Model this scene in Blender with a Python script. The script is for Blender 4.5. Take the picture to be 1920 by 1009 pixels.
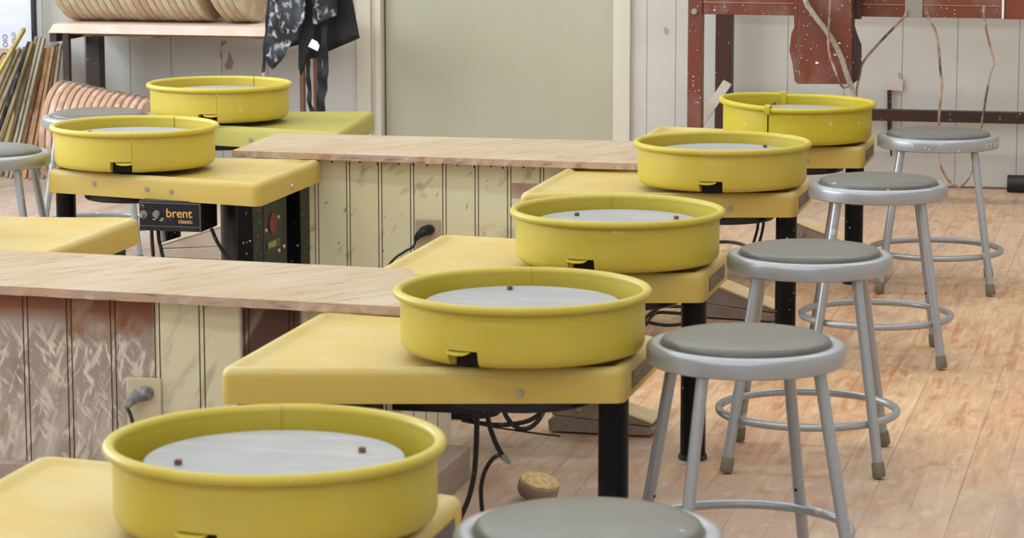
import bpy, bmesh, math, random
from mathutils import Vector, Matrix, noise
PI = math.pi
random.seed(7)
S = bpy.context.scene
for o in list(bpy.data.objects): bpy.data.objects.remove(o)

# ------------------------------------------------------------------ camera
F_PX, PITCH, YAW, ROLL, CAM_H = 5357.37, .156321, -.232523, .001138, 1.37707
fw = Vector((math.sin(YAW)*math.cos(PITCH), math.cos(YAW)*math.cos(PITCH), -math.sin(PITCH)))
r0 = Vector((math.cos(YAW), -math.sin(YAW), 0)); d0 = fw.cross(r0)
cr, sr = math.cos(ROLL), math.sin(ROLL)
rt = r0*cr + d0*sr; dn = d0*cr - r0*sr
cd = bpy.data.cameras.new('camera'); cam = bpy.data.objects.new('camera', cd)
S.collection.objects.link(cam)
cam.matrix_world = Matrix(((rt.x, -dn.x, -fw.x, 0), (rt.y, -dn.y, -fw.y, 0), (rt.z, -dn.z, -fw.z, CAM_H), (0, 0, 0, 1)))
cd.sensor_width = 36; cd.lens = F_PX/1920*36; cd.clip_end = 60; cd.clip_start = .05
cd.dof.use_dof = True; cd.dof.focus_distance = 7.9; cd.dof.aperture_fstop = 13
S.camera = cam

def at(u, v, y):
    """world point seen at photo pixel (u, v) on the plane Y = y"""
    q = rt*((u-960)/F_PX) + dn*((v-504.5)/F_PX) + fw
    t = y/q.y
    return Vector((q.x*t, y, q.z*t+CAM_H))
def atx(u, v, x):
    q = rt*((u-960)/F_PX) + dn*((v-504.5)/F_PX) + fw
    t = x/q.x
    return Vector((x, q.y*t, q.z*t+CAM_H))
def atz(u, v, z):
    q = rt*((u-960)/F_PX) + dn*((v-504.5)/F_PX) + fw
    t = (z-CAM_H)/q.z
    return Vector((q.x*t, q.y*t, z))

# ------------------------------------------------------------------ world, exposure, light
S.view_settings.view_transform = 'Standard'; S.view_settings.look = 'None'
S.view_settings.gamma = 1; S.view_settings.exposure = -0.06
S.view_settings.use_curve_mapping = False
w = bpy.data.worlds.new('world'); S.world = w; w.use_nodes = True
w.node_tree.nodes['Background'].inputs[0].default_value = (.8, .88, 1, 1)
w.node_tree.nodes['Background'].inputs[1].default_value = .3
def area(name, loc, rot, sx, sy, power, col):
    l = bpy.data.lights.new(name, 'AREA'); l.shape = 'RECTANGLE'; l.size = sx; l.size_y = sy
    l.energy = power; l.color = col
    o = bpy.data.objects.new(name, l); S.collection.objects.link(o); o.location = loc; o.rotation_euler = rot
    return o
CEIL = 3.1; YFRONT = -1.6
TUBE_ROWS = [-1.0, 1.0, 3.0, 5.2, 7.4, 9.3]
for y in TUBE_ROWS:
    area('tube_light', (-1.6, y, CEIL-.13), (0, 0, 0), 6.0, .12, (33, 31, 27, 23, 27, 31)[TUBE_ROWS.index(y)], (.86, .945, 1))
area('window_and_fill_light', (-5.88, 6.9, 1.75), (0, -PI/2, 0), 1.5, 5.6, 225, (.80, .90, 1))
area('window_and_fill_light', (-1.5, YFRONT+.15, 1.75), (PI/2, 0, 0), 6.0, 1.5, 22, (.84, .93, 1))  # added fill behind the camera, brightens upright faces turned towards it

# ------------------------------------------------------------------ helpers
COL = S.collection
def lin(h):
    h = h.lstrip('#'); c = [int(h[i:i+2], 16)/255 for i in (0, 2, 4)]
    return tuple(x/12.92 if x <= .04045 else ((x+.055)/1.055)**2.4 for x in c)+(1,)

def mat(name, col, rough=.6, metal=0, layers=(), bump=0, bscale=200, world=False, spec=.5, coat=0):
    m = bpy.data.materials.new(name); m.use_nodes = True
    nt = m.node_tree; N = nt.nodes; L = nt.links
    b = N['Principled BSDF']
    b.inputs['Roughness'].default_value = rough; b.inputs['Metallic'].default_value = metal
    b.inputs['Specular IOR Level'].default_value = spec
    if coat: b.inputs['Coat Weight'].default_value = coat; b.inputs['Coat Roughness'].default_value = .15
    if world:
        src = N.new('ShaderNodeNewGeometry').outputs['Position']
    else:
        tc = N.new('ShaderNodeTexCoord'); oi = N.new('ShaderNodeObjectInfo')
        mu = N.new('ShaderNodeMath'); mu.operation = 'MULTIPLY'; mu.inputs[1].default_value = 37
        L.new(oi.outputs['Random'], mu.inputs[0])
        va = N.new('ShaderNodeVectorMath'); va.operation = 'ADD'
        L.new(tc.outputs['Object'], va.inputs[0]); L.new(mu.outputs[0], va.inputs[1]); src = va.outputs[0]
    cur = None
    base = lin(col)
    for ly in layers:
        kind = ly.get('k', 'noise'); sc = ly.get('s', (5, 5, 5))
        if not isinstance(sc, tuple): sc = (sc,)*3
        mp = N.new('ShaderNodeMapping'); mp.vector_type = 'TEXTURE'
        mp.inputs['Scale'].default_value = tuple(1/x for x in sc); mp.inputs['Rotation'].default_value = ly.get('rot', (0, 0, 0))
        o_ = ly.get('o', 0); mp.inputs['Location'].default_value = (o_, o_*1.7, o_*2.3)
        L.new(src, mp.inputs['Vector'])
        if kind == 'noise':
            t = N.new('ShaderNodeTexNoise'); t.inputs['Scale'].default_value = 1
            t.inputs['Detail'].default_value = ly.get('d', 4); t.inputs['Distortion'].default_value = ly.get('dist', 0)
            L.new(mp.outputs[0], t.inputs['Vector']); f = t.outputs['Fac']
        elif kind == 'speck':
            t = N.new('ShaderNodeTexVoronoi'); t.inputs['Scale'].default_value = 1
            L.new(mp.outputs[0], t.inputs['Vector'])
            # size of each speck varies with its cell colour
            sp = N.new('ShaderNodeSeparateColor'); L.new(t.outputs['Color'], sp.inputs[0])
            p = N.new('ShaderNodeMath'); p.operation = 'POWER'; p.inputs[1].default_value = 3
            L.new(sp.outputs[0], p.inputs[0])
            q = N.new('ShaderNodeMath'); q.operation = 'SUBTRACT'
            L.new(p.outputs[0], q.inputs[0]); L.new(t.outputs['Distance'], q.inputs[1]); f = q.outputs[0]
        elif kind == 'rand': f = oi.outputs['Random']
        elif kind == 'wave':
            t = N.new('ShaderNodeTexWave'); t.inputs['Scale'].default_value = 1
            t.inputs['Distortion'].default_value = ly.get('dist', 4); t.inputs['Detail'].default_value = 3
            L.new(mp.outputs[0], t.inputs['Vector']); f = t.outputs['Fac']
        mr = N.new('ShaderNodeMapRange'); mr.inputs['From Min'].default_value = ly.get('lo', .4)
        mr.inputs['From Max'].default_value = ly.get('hi', .6); mr.inputs['To Max'].default_value = ly.get('a', 1)
        L.new(f, mr.inputs['Value']); fac = mr.outputs[0]
        if 'm' in ly:   # limit to a patch of the surface: (axis, from, to)
            sx = N.new('ShaderNodeSeparateXYZ')
            L.new(src if world else tc.outputs['Object'], sx.inputs[0])
            for ax, a0, a1 in ly['m']:
                r = N.new('ShaderNodeMapRange'); r.inputs['From Min'].default_value = a0; r.inputs['From Max'].default_value = a1
                L.new(sx.outputs[ax], r.inputs['Value'])
                k = N.new('ShaderNodeMath'); k.operation = 'MULTIPLY'
                L.new(fac, k.inputs[0]); L.new(r.outputs[0], k.inputs[1]); fac = k.outputs[0]
        mx = N.new('ShaderNodeMix'); mx.data_type = 'RGBA'
        L.new(fac, mx.inputs['Factor'])
        if cur is None: mx.inputs['A'].default_value = base
        else: L.new(cur, mx.inputs['A'])
        mx.inputs['B'].default_value = lin(ly['c']); cur = mx.outputs['Result']
    if cur is None: b.inputs['Base Color'].default_value = base
    else: L.new(cur, b.inputs['Base Color'])
    if bump:
        t = N.new('ShaderNodeTexNoise'); t.inputs['Scale'].default_value = bscale; L.new(src, t.inputs['Vector'])
        bp = N.new('ShaderNodeBump'); bp.inputs['Strength'].default_value = bump; bp.inputs['Distance'].default_value = .004
        L.new(t.outputs['Fac'], bp.inputs['Height']); L.new(bp.outputs[0], b.inputs['Normal'])
    return m

def link(name, bm, m, parent=None, smooth=True, angle=35, bevel=0):
    me = bpy.data.meshes.new(name); bmesh.ops.recalc_face_normals(bm, faces=bm.faces)
    bm.to_mesh(me); bm.free()
    if m: me.materials.append(m)
    if smooth:
        me.polygons.foreach_set('use_smooth', [True]*len(me.polygons))
        try: me.set_sharp_from_angle(angle=math.radians(angle))
        except Exception: pass
    o = bpy.data.objects.new(name, me); COL.objects.link(o)
    if parent: o.parent = parent
    if bevel:
        md = o.modifiers.new('bevel', 'BEVEL'); md.width = bevel; md.segments = 2; md.limit_method = 'ANGLE'
    return o
def tag(o, label, cat=None, group=None):
    o['label'] = label
    if cat: o['category'] = cat
    if group: o['group'] = group
    return o
def thing(name, label, cat, loc=(0, 0, 0), rz=0, group=None):
    o = bpy.data.objects.new(name, None); COL.objects.link(o); o.location = loc; o.rotation_euler = (0, 0, rz)
    o.empty_display_size = .1
    return tag(o, label, cat, group)
def struct(o):
    o['kind'] = 'structure'; return o
def box(bm, x0, x1, y0, y1, z0, z1):
    v = [bm.verts.new((x, y, z)) for z in (z0, z1) for x, y in ((x0, y0), (x1, y0), (x1, y1), (x0, y1))]
    for f in ((3, 2, 1, 0), (4, 5, 6, 7), (0, 1, 5, 4), (1, 2, 6, 5), (2, 3, 7, 6), (3, 0, 4, 7)):
        bm.faces.new([v[i] for i in f])
    return v
def nb(): return bmesh.new()
def boxo(name, b, m, parent=None, bevel=.002):
    bm = nb(); box(bm, *b); return link(name, bm, m, parent, smooth=bool(bevel), bevel=bevel)
def rings(bm, rs, closed=True, cap=True):
    """skin a list of equal-length point rings"""
    vs = [[bm.verts.new(p) for p in r] for r in rs]
    n = len(vs[0])
    for a, b in zip(vs, vs[1:]):
        for i in range(n if closed else n-1):
            bm.faces.new((a[i], a[(i+1) % n], b[(i+1) % n], b[i]))
    if cap:
        bm.faces.new(vs[0][::-1]); bm.faces.new(vs[-1])
    return vs
def lathe(bm, prof, n=64, c=(0, 0), cap=True):
    rings(bm, [[(c[0]+r*math.cos(2*PI*i/n), c[1]+r*math.sin(2*PI*i/n), z) for i in range(n)] for r, z in prof], cap=cap)
def cyl(bm, p0, p1, r, n=20, r1=None):
    tube(bm, [p0, p1], [r, r if r1 is None else r1], n)
def spline(pts, k=8):
    P = [Vector(p) for p in pts]; P = [P[0]*2-P[1]]+P+[P[-1]*2-P[-2]]; out = []
    for i in range(1, len(P)-2):
        for j in range(k):
            t = j/k; a, b, c, d = P[i-1:i+3]
            out.append(.5*((2*b)+(c-a)*t+(2*a-5*b+4*c-d)*t*t+(3*b-a-3*c+d)*t**3))
    return out+[P[-2]]
def tube(bm, pts, r, n=10):
    P = [Vector(p) for p in pts]; m = len(P)
    rr = r if isinstance(r, (list, tuple)) else [r]*m
    d = (P[1]-P[0]).normalized(); u = d.orthogonal().normalized(); rs = []
    for i, p in enumerate(P):
        t = (P[min(i+1, m-1)]-P[max(i-1, 0)]).normalized()
        u = (u-t*u.dot(t)).normalized(); v = t.cross(u)
        rs.append([p+(u*math.cos(2*PI*k/n)+v*math.sin(2*PI*k/n))*rr[i] for k in range(n)])
    rings(bm, rs)
def tubeo(name, pts, r, m, parent=None, n=10, k=8):
    bm = nb(); tube(bm, spline(pts, k) if k else pts, r, n); return link(name, bm, m, parent, angle=60)
def outline(c, ins, rad, n=6):
    """inset a convex CCW polygon and round its corners"""
    c = [Vector(p) for p in c]; m = len(c); L = []
    for i in range(m):
        d = (c[(i+1) % m]-c[i]).normalized(); L.append((c[i]+Vector((-d.y, d.x))*ins, d))
    P = []
    for i in range(m):
        (p, d), (q, e) = L[i-1], L[i]; cr_ = d.x*e.y-d.y*e.x
        t = ((q.x-p.x)*e.y-(q.y-p.y)*e.x)/cr_; P.append(p+d*t)
    out = []
    for i in range(m):
        p = P[i]; d = L[i-1][1]; e = L[i][1]; ang = math.acos(max(-1, min(1, d.dot(e)))); s = rad*math.tan(ang/2)
        a = p-d*s; cen = a+Vector((-d.y, d.x))*rad
        a0 = math.atan2(a.y-cen.y, a.x-cen.x)
        for j in range(n+1):
            th = a0+ang*j/n; out.append((cen.x+rad*math.cos(th), cen.y+rad*math.sin(th)))
    return out
def prism_y(bm, poly, y0, y1):
    rings(bm, [[(x, y0, z) for x, z in poly], [(x, y1, z) for x, z in poly]])
def text(name, body, size, m, parent, M, ext=.0006, offs=0, align='LEFT'):
    c = bpy.data.curves.new(name, 'FONT'); c.body = body; c.size = size; c.extrude = ext; c.offset = offs; c.align_x = align
    t = bpy.data.objects.new('tmp', c); COL.objects.link(t)
    dg = bpy.context.evaluated_depsgraph_get(); dg.update()
    me = bpy.data.meshes.new_from_object(t.evaluated_get(dg)); bpy.data.objects.remove(t)
    me.transform(M); me.materials.clear(); me.materials.append(m); me.name = name
    o = bpy.data.objects.new(name, me); COL.objects.link(o); o.parent = parent
    return o

# ------------------------------------------------------------------ materials
DUST = dict(c='#E6D9B8', s=9, lo=.5, hi=.85, a=.45)
M_table = mat('yellow_table_plastic', '#C4A850', .5, layers=[dict(c='#CBBD88', s=(7, 7, 1), lo=.30, hi=.7, a=.75, m=[(2, .406, .412)]), dict(k='speck', c='#EFE6D0', s=60, lo=.82, hi=.86, a=.4)], bump=.05, bscale=500)
M_table_green = mat('green_yellow_table_plastic', '#ACA448', .5, layers=[dict(c='#B5AE6A', s=7, lo=.45, hi=.8, a=.5)], bump=.05, bscale=500)
def pan_mat(name, c, du=.45):
    return mat(name, c, .42, layers=[dict(c='#CDBE70', s=6, lo=.45, hi=.9, a=du), dict(c='#E4DCC4', s=(14, 14, 22), lo=.71, hi=.76, a=.6, d=6), dict(k='speck', c='#F0EAD8', s=75, lo=.86, hi=.9, a=.5)], bump=.04, bscale=600)
M_pan = pan_mat('yellow_pan_plastic', '#C1AE3A')
M_pan_bright = pan_mat('bright_yellow_pan_plastic', '#C2B120', .25)
M_pan_warm = pan_mat('warm_yellow_pan_plastic', '#C8B340')
M_head = mat('dusty_aluminium', '#A0A1A2', .55, .15, layers=[dict(c='#95989A', s=(12, 12, 12), lo=.4, hi=.7, a=.6), dict(c='#BEBAB4', s=(6, 30, 6), lo=.5, hi=.7, a=.5)])
M_black = mat('black_enamel', '#050609', .38, spec=.2, layers=[dict(k='speck', c='#C9C4BC', s=110, lo=.66, hi=.7, a=.8), dict(c='#3E3D40', s=8, lo=.65, hi=.8, a=.3)])
M_dark = mat('dark_steel', '#121216', .45, layers=[dict(c='#4A4846', s=12, lo=.6, hi=.8, a=.4)])
M_rubber = mat('black_rubber_cable', '#1C1B1B', .5, layers=[dict(c='#8D857B', s=40, lo=.6, hi=.75, a=.6)])
M_pin = mat('brown_pin', '#6A4A3C', .6)
M_screw = mat('zinc_screw', '#B9B8B8', .3, .8)
M_badge = mat('grey_badge', '#45423F', .45, layers=[dict(c='#77706A', s=60, lo=.5, hi=.7, a=.8)])
M_orange = mat('tan_lettering', '#D9A860', .5)
M_gold = mat('yellow_label_print', '#B7B23C', .5)
M_gold2 = mat('dull_gold_lettering', '#8E8456', .5)
M_red = mat('rust_red_disc', '#7A2F14', .6)
M_panelface = mat('navy_control_panel', '#14151F', .35, layers=[dict(c='#8A8790', s=25, lo=.62, hi=.78, a=.5)])
M_grime = mat('dusty_knob', '#7F7B78', .6)
M_steel = mat('grey_stool_enamel', '#A9ACB1', .32, .5, layers=[dict(k='speck', c='#D8D2C2', s=34, lo=.66, hi=.7, a=.8), dict(c='#8A8478', s=10, lo=.6, hi=.8, a=.3)])
M_cushion = mat('olive_grey_vinyl', '#63625B', .33, layers=[dict(c='#7C7A72', s=(14, 14, 14), lo=.5, hi=.8, a=.55), dict(k='speck', c='#C9C6BE', s=45, lo=.72, hi=.78, a=.7)], bump=.05, bscale=120)
M_foot = mat('olive_rubber_foot', '#77715C', .7)
M_door = mat('sage_door_paint', '#B3AF97', .5, layers=[dict(c='#BDB9A3', s=(2, 1, .8), lo=.4, hi=.7, a=.6)])
M_trim = mat('cream_trim_paint', '#D6CFBE', .5, layers=[dict(c='#C6BEA8', s=(30, 30, 1.5), lo=.5, hi=.8, a=.5)])
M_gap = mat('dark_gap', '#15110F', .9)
M_ceil = mat('white_ceiling_paint', '#E8E6E0', .8)
M_side = mat('white_wall_paint', '#D8D5CE', .7)
M_pink = mat('pink_dusted_shelf', '#DDBFAE', .7, layers=[dict(c='#E9D4C6', s=(9, 30, 9), lo=.45, hi=.7, a=.7), dict(c='#C9A48F', s=18, lo=.6, hi=.8, a=.4)])
M_raw = mat('raw_plywood_edge', '#9C7A55', .8, layers=[dict(c='#4E3826', s=(14, 14, 60), lo=.5, hi=.7, a=.7)])
M_brown = mat('dark_brown_post', '#33211C', .45, layers=[dict(k='speck', c='#8A6E62', s=70, lo=.66, hi=.7, a=.8)])
M_wood_post = mat('brown_wood_post', '#7C5641', .7, layers=[dict(c='#4B3427', s=(20, 20, 3), lo=.4, hi=.7, a=.6)])
M_rust = mat('red_oxide_paint', '#74371F', .42, layers=[dict(c='#6E3B30', s=3, lo=.4, hi=.65, a=.8), dict(c='#8E6F66', s=(12, 12, 5), lo=.48, hi=.75, a=.6), dict(k='speck', c='#E6DCD2', s=150, lo=.56, hi=.62, a=.8), dict(k='speck', c='#EDE6DE', s=34, lo=.78, hi=.8, a=.95)])
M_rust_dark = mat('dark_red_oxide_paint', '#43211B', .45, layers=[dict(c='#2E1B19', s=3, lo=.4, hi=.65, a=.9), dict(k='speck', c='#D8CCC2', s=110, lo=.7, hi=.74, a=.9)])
M_bat = mat('cream_plaster', '#CDBFA0', .85, layers=[dict(k='rand', c='#B7A082', lo=0, hi=1, a=.9), dict(c='#B99B80', s=(30, 30, 30), lo=.48, hi=.72, a=.8), dict(c='#DDD6BF', s=14, lo=.5, hi=.7, a=.6)], bump=.3, bscale=90)
M_bat_pink = mat('pink_plaster', '#C29D86', .85, layers=[dict(k='rand', c='#B08A70', lo=0, hi=1, a=.9), dict(c='#DCC0AE', s=(20, 20, 20), lo=.45, hi=.7, a=.8), dict(c='#A88A74', s=40, lo=.6, hi=.75, a=.6)], bump=.3, bscale=90)
M_crust = mat('grey_clay_crust', '#7E7468', .9, layers=[dict(c='#BBA68D', s=50, lo=.45, hi=.65, a=.8)], bump=.6, bscale=60)
M_apron = mat('black_clay_smeared_cloth', '#0D0F16', .7, layers=[dict(c='#5E6472', s=(15, 15, 10), lo=.48, hi=.7, a=.6, d=9, dist=.3), dict(c='#CFCEC9', s=(42, 42, 26), lo=.53, hi=.66, a=.85, d=10, dist=.3)])
M_apron_clean = mat('black_apron_cloth', '#0A0B10', .65, layers=[dict(c='#A6A19A', s=(30, 30, 20), lo=.66, hi=.7, a=.9, d=7)])
M_tagw = mat('white_tag', '#F4F4F2', .6)
M_poster = mat('bluish_white_sheet', '#DEE2EE', .5, layers=[dict(c='#EDEEF3', s=(1, 1, 9), lo=.4, hi=.6, a=.7, dist=1)])
M_ink = mat('grey_ink', '#4A4C55', .6)
M_navy = mat('dark_navy_post', '#1B2030', .5)
M_card = mat('tan_card', '#C9AC80', .8)
M_conduit = mat('grey_conduit', '#B4AC9E', .5, layers=[dict(c='#807468', s=60, lo=.5, hi=.7, a=.6)])
M_cord = mat('brown_dusty_cord', '#8C6E58', .6, layers=[dict(c='#BFA78E', s=25, lo=.45, hi=.6, a=.8), dict(c='#3E2E28', s=14, lo=.58, hi=.66, a=.8)])
M_tape = mat('grey_tape', '#969089', .5)
M_plate = mat('cream_outlet_plate', '#D2C6A4', .5, layers=[dict(c='#BFB191', s=30, lo=.5, hi=.7, a=.5)])
M_plate2 = mat('beige_outlet_plate', '#BDB091', .5)
M_plug = mat('grey_plug', '#76757A', .45, layers=[dict(c='#C4BFB6', s=60, lo=.5, hi=.65, a=.7)])
M_pedal = mat('clay_coated_pedal_side', '#8D7B6E', .8, layers=[dict(c='#A8988A', s=14, lo=.4, hi=.7, a=.7)])
M_tread = mat('tan_pedal_tread', '#CDB184', .8, layers=[dict(c='#DCCBA6', s=20, lo=.4, hi=.7, a=.7)])
M_brushtop = mat('tan_fibre', '#CFA870', .95, layers=[dict(c='#E3CB9E', s=(90, 90, 90), lo=.4, hi=.6, a=.9)], bump=1, bscale=300)
M_plywood = mat('dusty_plywood', '#B39E7E', .7, layers=[
    dict(c='#BFB199', s=(4, 4, 4), lo=.35, hi=.65, a=.8),
    dict(c='#A98763', s=(2.5, 22, 8), rot=(0, 0, 1.0), lo=.45, hi=.68, a=.6, dist=1.5, d=6),
    dict(c='#8C7060', s=(9, 60, 30), rot=(0, 0, 1.1), lo=.58, hi=.7, a=.6, d=6),
    dict(c='#BBA295', s=(3, 14, 5), rot=(0, 0, .9), lo=.55, hi=.75, a=.6)], world=True, bump=.08, bscale=60)
M_plyedge = mat('plywood_edge', '#B9A193', .8, layers=[dict(c='#D1A277', s=(6, 6, 260), lo=.5, hi=.6, a=.8), dict(c='#8B7167', s=(20, 20, 120), lo=.58, hi=.7, a=.8), dict(c='#D6CBC4', s=(14, 14, 20), lo=.55, hi=.7, a=.6)], world=True)
SMEAR = [dict(c='#DDD2C2', s=(55, 5, 14), rot=(0, .35, 0), lo=.52, hi=.62, a=.85, dist=1, d=6, o=3),
         dict(c='#D9CEC0', s=(18, 5, 60), rot=(0, .85, 0), lo=.6, hi=.66, a=.8, d=5, o=9),
         dict(c='#E4DACA', s=(64, 5, 14), rot=(0, -.5, 0), lo=.58, hi=.65, a=.85, dist=.6, d=6, o=5)]
M_cab_near = mat('smeared_brown_panelling', '#7C4A30', .6, world=True, layers=[
    dict(c='#A09389', s=(7, 7, 5), lo=.12, hi=.42, a=1, m=[(2, .392, .36)])] +
    [dict(l, m=[(2, .37, .31)]) for l in SMEAR] + [
    dict(c='#DCD5B4', s=(9, 3, 9), lo=.1, hi=.35, a=1, m=[(0, -2.022, -2.008)]),
    dict(c='#4E2F20', s=(5, 5, 5), lo=.1, hi=.2, a=1, m=[(0, -1.838, -1.828), (0, -1.70, -1.71)]),
    dict(c='#E6D8C6', s=(9, 3, 9), lo=.42, hi=.6, a=.8, m=[(0, -2.02, -2.0), (2, .26, .12)]),
    dict(c='#7E4A2C', s=(16, 6, 16), lo=.3, hi=.55, a=.95, m=[(0, -2.208, -2.200), (0, -2.012, -2.022), (2, .318, .345)]),
    dict(c='#CFC2B4', s=(40, 6, 9), rot=(0, .3, 0), lo=.42, hi=.62, a=.7, m=[(0, -2.0, -2.03), (2, .27, .12)]),
    dict(c='#A08A70', s=(30, 6, 8), rot=(0, .5, 0), lo=.56, hi=.68, a=.5)])
M_cab_far = mat('cream_panelling', '#EAE5BA', .55, world=True, layers=[
    dict(c='#E9E4C2', s=(6, 6, 4), lo=.4, hi=.6, a=.8),
    dict(c='#9D8568', s=(26, 6, 14), rot=(0, .7, 0), lo=.6, hi=.7, a=.55, d=6),
    dict(c='#A98E78', s=(8, 8, 14), lo=.6, hi=.75, a=.6, m=[(0, -2.0, -1.85)]),
    dict(c='#7E6450', s=(60, 6, 22), rot=(0, .5, 0), lo=.68, hi=.73, a=.8)])
M_groove = mat('dark_groove', '#7A5A48', .8)
M_plinth = mat('dusty_grey_plinth', '#A8968A', .8, layers=[dict(c='#8E7B70', s=(20, 5, 20), lo=.45, hi=.7, a=.6)], world=True)

def floor_mat():
    m = bpy.data.materials.new('worn_dusty_floorboards'); m.use_nodes = True
    nt = m.node_tree; N = nt.nodes; L = nt.links; b = N['Principled BSDF']
    pos = N.new('ShaderNodeNewGeometry').outputs['Position']
    sx = N.new('ShaderNodeSeparateXYZ'); L.new(pos, sx.inputs[0])
    def math_(op, a, bb=None, c=None):
        n = N.new('ShaderNodeMath'); n.operation = op
        for i, v in enumerate((a, bb, c)):
            if v is None: continue
            if isinstance(v, (int, float)): n.inputs[i].default_value = v
            else: L.new(v, n.inputs[i])
        return n.outputs[0]
    def noise_(sc, d=4, dist=0, off=0, rz=0):
        mp = N.new('ShaderNodeMapping'); mp.inputs['Scale'].default_value = sc; mp.inputs['Location'].default_value = (off, off, off)
        mp.inputs['Rotation'].default_value = (0, 0, rz)
        L.new(pos, mp.inputs[0]); t = N.new('ShaderNodeTexNoise'); t.inputs['Scale'].default_value = 1
        t.inputs['Detail'].default_value = d; t.inputs['Distortion'].default_value = dist
        L.new(mp.outputs[0], t.inputs[0]); return t.outputs['Fac']
    def rng(v, lo, hi, a=1, z=0):
        n = N.new('ShaderNodeMapRange'); n.inputs['From Min'].default_value = lo; n.inputs['From Max'].default_value = hi
        n.inputs['To Min'].default_value = z; n.inputs['To Max'].default_value = a
        L.new(v, n.inputs['Value']); return n.outputs[0]
    def mix(a, c, f):
        n = N.new('ShaderNodeMix'); n.data_type = 'RGBA'
        L.new(f, n.inputs['Factor'])
        if isinstance(a, str): n.inputs['A'].default_value = lin(a)
        else: L.new(a, n.inputs['A'])
        if isinstance(c, str): n.inputs['B'].default_value = lin(c)
        else: L.new(c, n.inputs['B'])
        return n.outputs['Result']
    W = .0857
    u = math_('DIVIDE', sx.outputs[0], W); fr = math_('FRACT', u); idx = math_('FLOOR', u)
    wn = N.new('ShaderNodeTexWhiteNoise'); wn.noise_dimensions = '1D'; L.new(idx, wn.inputs['W'])
    ln = math_('ADD', math_('DIVIDE', sx.outputs[1], 2.6), math_('MULTIPLY', wn.outputs['Value'], 9.0))
    lfr = math_('FRACT', ln); wn2 = N.new('ShaderNodeTexWhiteNoise'); wn2.noise_dimensions = '2D'
    cb = N.new('ShaderNodeCombineXYZ'); L.new(idx, cb.inputs[0]); L.new(math_('FLOOR', ln), cb.inputs[1]); L.new(cb.outputs[0], wn2.inputs['Vector'])
    c = mix('#D09D70', '#DDBB93', wn2.outputs['Value'])
    c = mix(c, '#B5724A', rng(noise_((40, 3, 1), 7, .5), .5, .7, .7))
    c = mix(c, '#AE6A42', rng(noise_((3.2, 1.6, 1), 5, 1, 4), .55, .75, .5))
    c = mix(c, '#E6CFA6', rng(noise_((75, 6, 1), 6, .3, 2), .48, .7, .6))
    c = mix(c, '#A4653C', rng(noise_((22, 7, 1), 6, .6, 23), .52, .7, .55))
    # dust: heavier near the front and around the wheels on the left
    left = rng(sx.outputs[0], -1.3, -2.6, .75)
    near = rng(sx.outputs[1], 6.6, 4.9, .8)
    back = rng(sx.outputs[1], 7.6, 9.6, .3)
    dust = math_('MAXIMUM', math_('MAXIMUM', left, near), back)
    dn_ = math_('MULTIPLY_ADD', noise_((2.2, 1.5, 1), 5, .8, 7), .9, -.25)
    dust = math_('ADD', dust, dn_)
    dust = rng(dust, .1, .9, .92)
    dc = mix('#BBA797', '#AB988D', rng(noise_((1.5, 1.1, 1), 4, 0, 12), .4, .62))
    dc = mix(dc, '#D0BEA6', rng(noise_((4, 2, 1), 5, 1, 15), .5, .7, .7))
    dc = mix(dc, '#AC8A74', rng(noise_((10, 3.5, 1), 8, 1.2, 19, .3), .5, .66, .6))
    c = mix(c, dc, dust)
    c = mix(c, '#E6D8BC', rng(noise_((34, 12, 1), 8, .3, 31, -.3), .56, .72, .4))
    c = mix(c, '#8C6A60', rng(noise_((5, 1.1, 1), 5, 1, 44), .6, .74, .4))
    gap = math_('MAXIMUM', rng(fr, .022, .0), rng(fr, .978, 1.0))
    gn = rng(noise_((9, .9, 1), 3, 0, 50), .40, .62)
    gapd = math_('MULTIPLY', gap, gn)
    c = mix(c, '#6A4C3A', math_('MULTIPLY', gapd, .75))
    gl = math_('MULTIPLY', gap, rng(noise_((9, .9, 1), 3, 0, 50), .5, .3))
    c = mix(c, '#E2CFAE', math_('MULTIPLY', gl, .5))
    e = rng(lfr, .004, 0.0); c = mix(c, '#6A4C3A', math_('MULTIPLY', e, .3))
    L.new(c, b.inputs['Base Color']); b.inputs['Roughness'].default_value = .55
    b.inputs['Specular IOR Level'].default_value = .35
    bp = N.new('ShaderNodeBump'); bp.inputs['Strength'].default_value = .25; bp.inputs['Distance'].default_value = .002
    h = math_('SUBTRACT', noise_((60, 12, 1), 4), gapd)
    L.new(h, bp.inputs['Height']); L.new(bp.outputs[0], b.inputs['Normal'])
    return m
M_floor = floor_mat()

def wall_mat():
    m = mat('white_board_wall', '#CBC8C0', .6, world=True, layers=[
        dict(c='#C2BDB3', s=(2, 2, 3), lo=.4, hi=.65, a=.7),
        dict(c='#BFAE9E', s=(9, 9, 14), lo=.66, hi=.75, a=.5),
        dict(c='#8A6E5C', s=(26, 9, 30), lo=.76, hi=.78, a=.7)], bump=.03, bscale=80)
    return m
M_wall = wall_mat()

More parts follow.
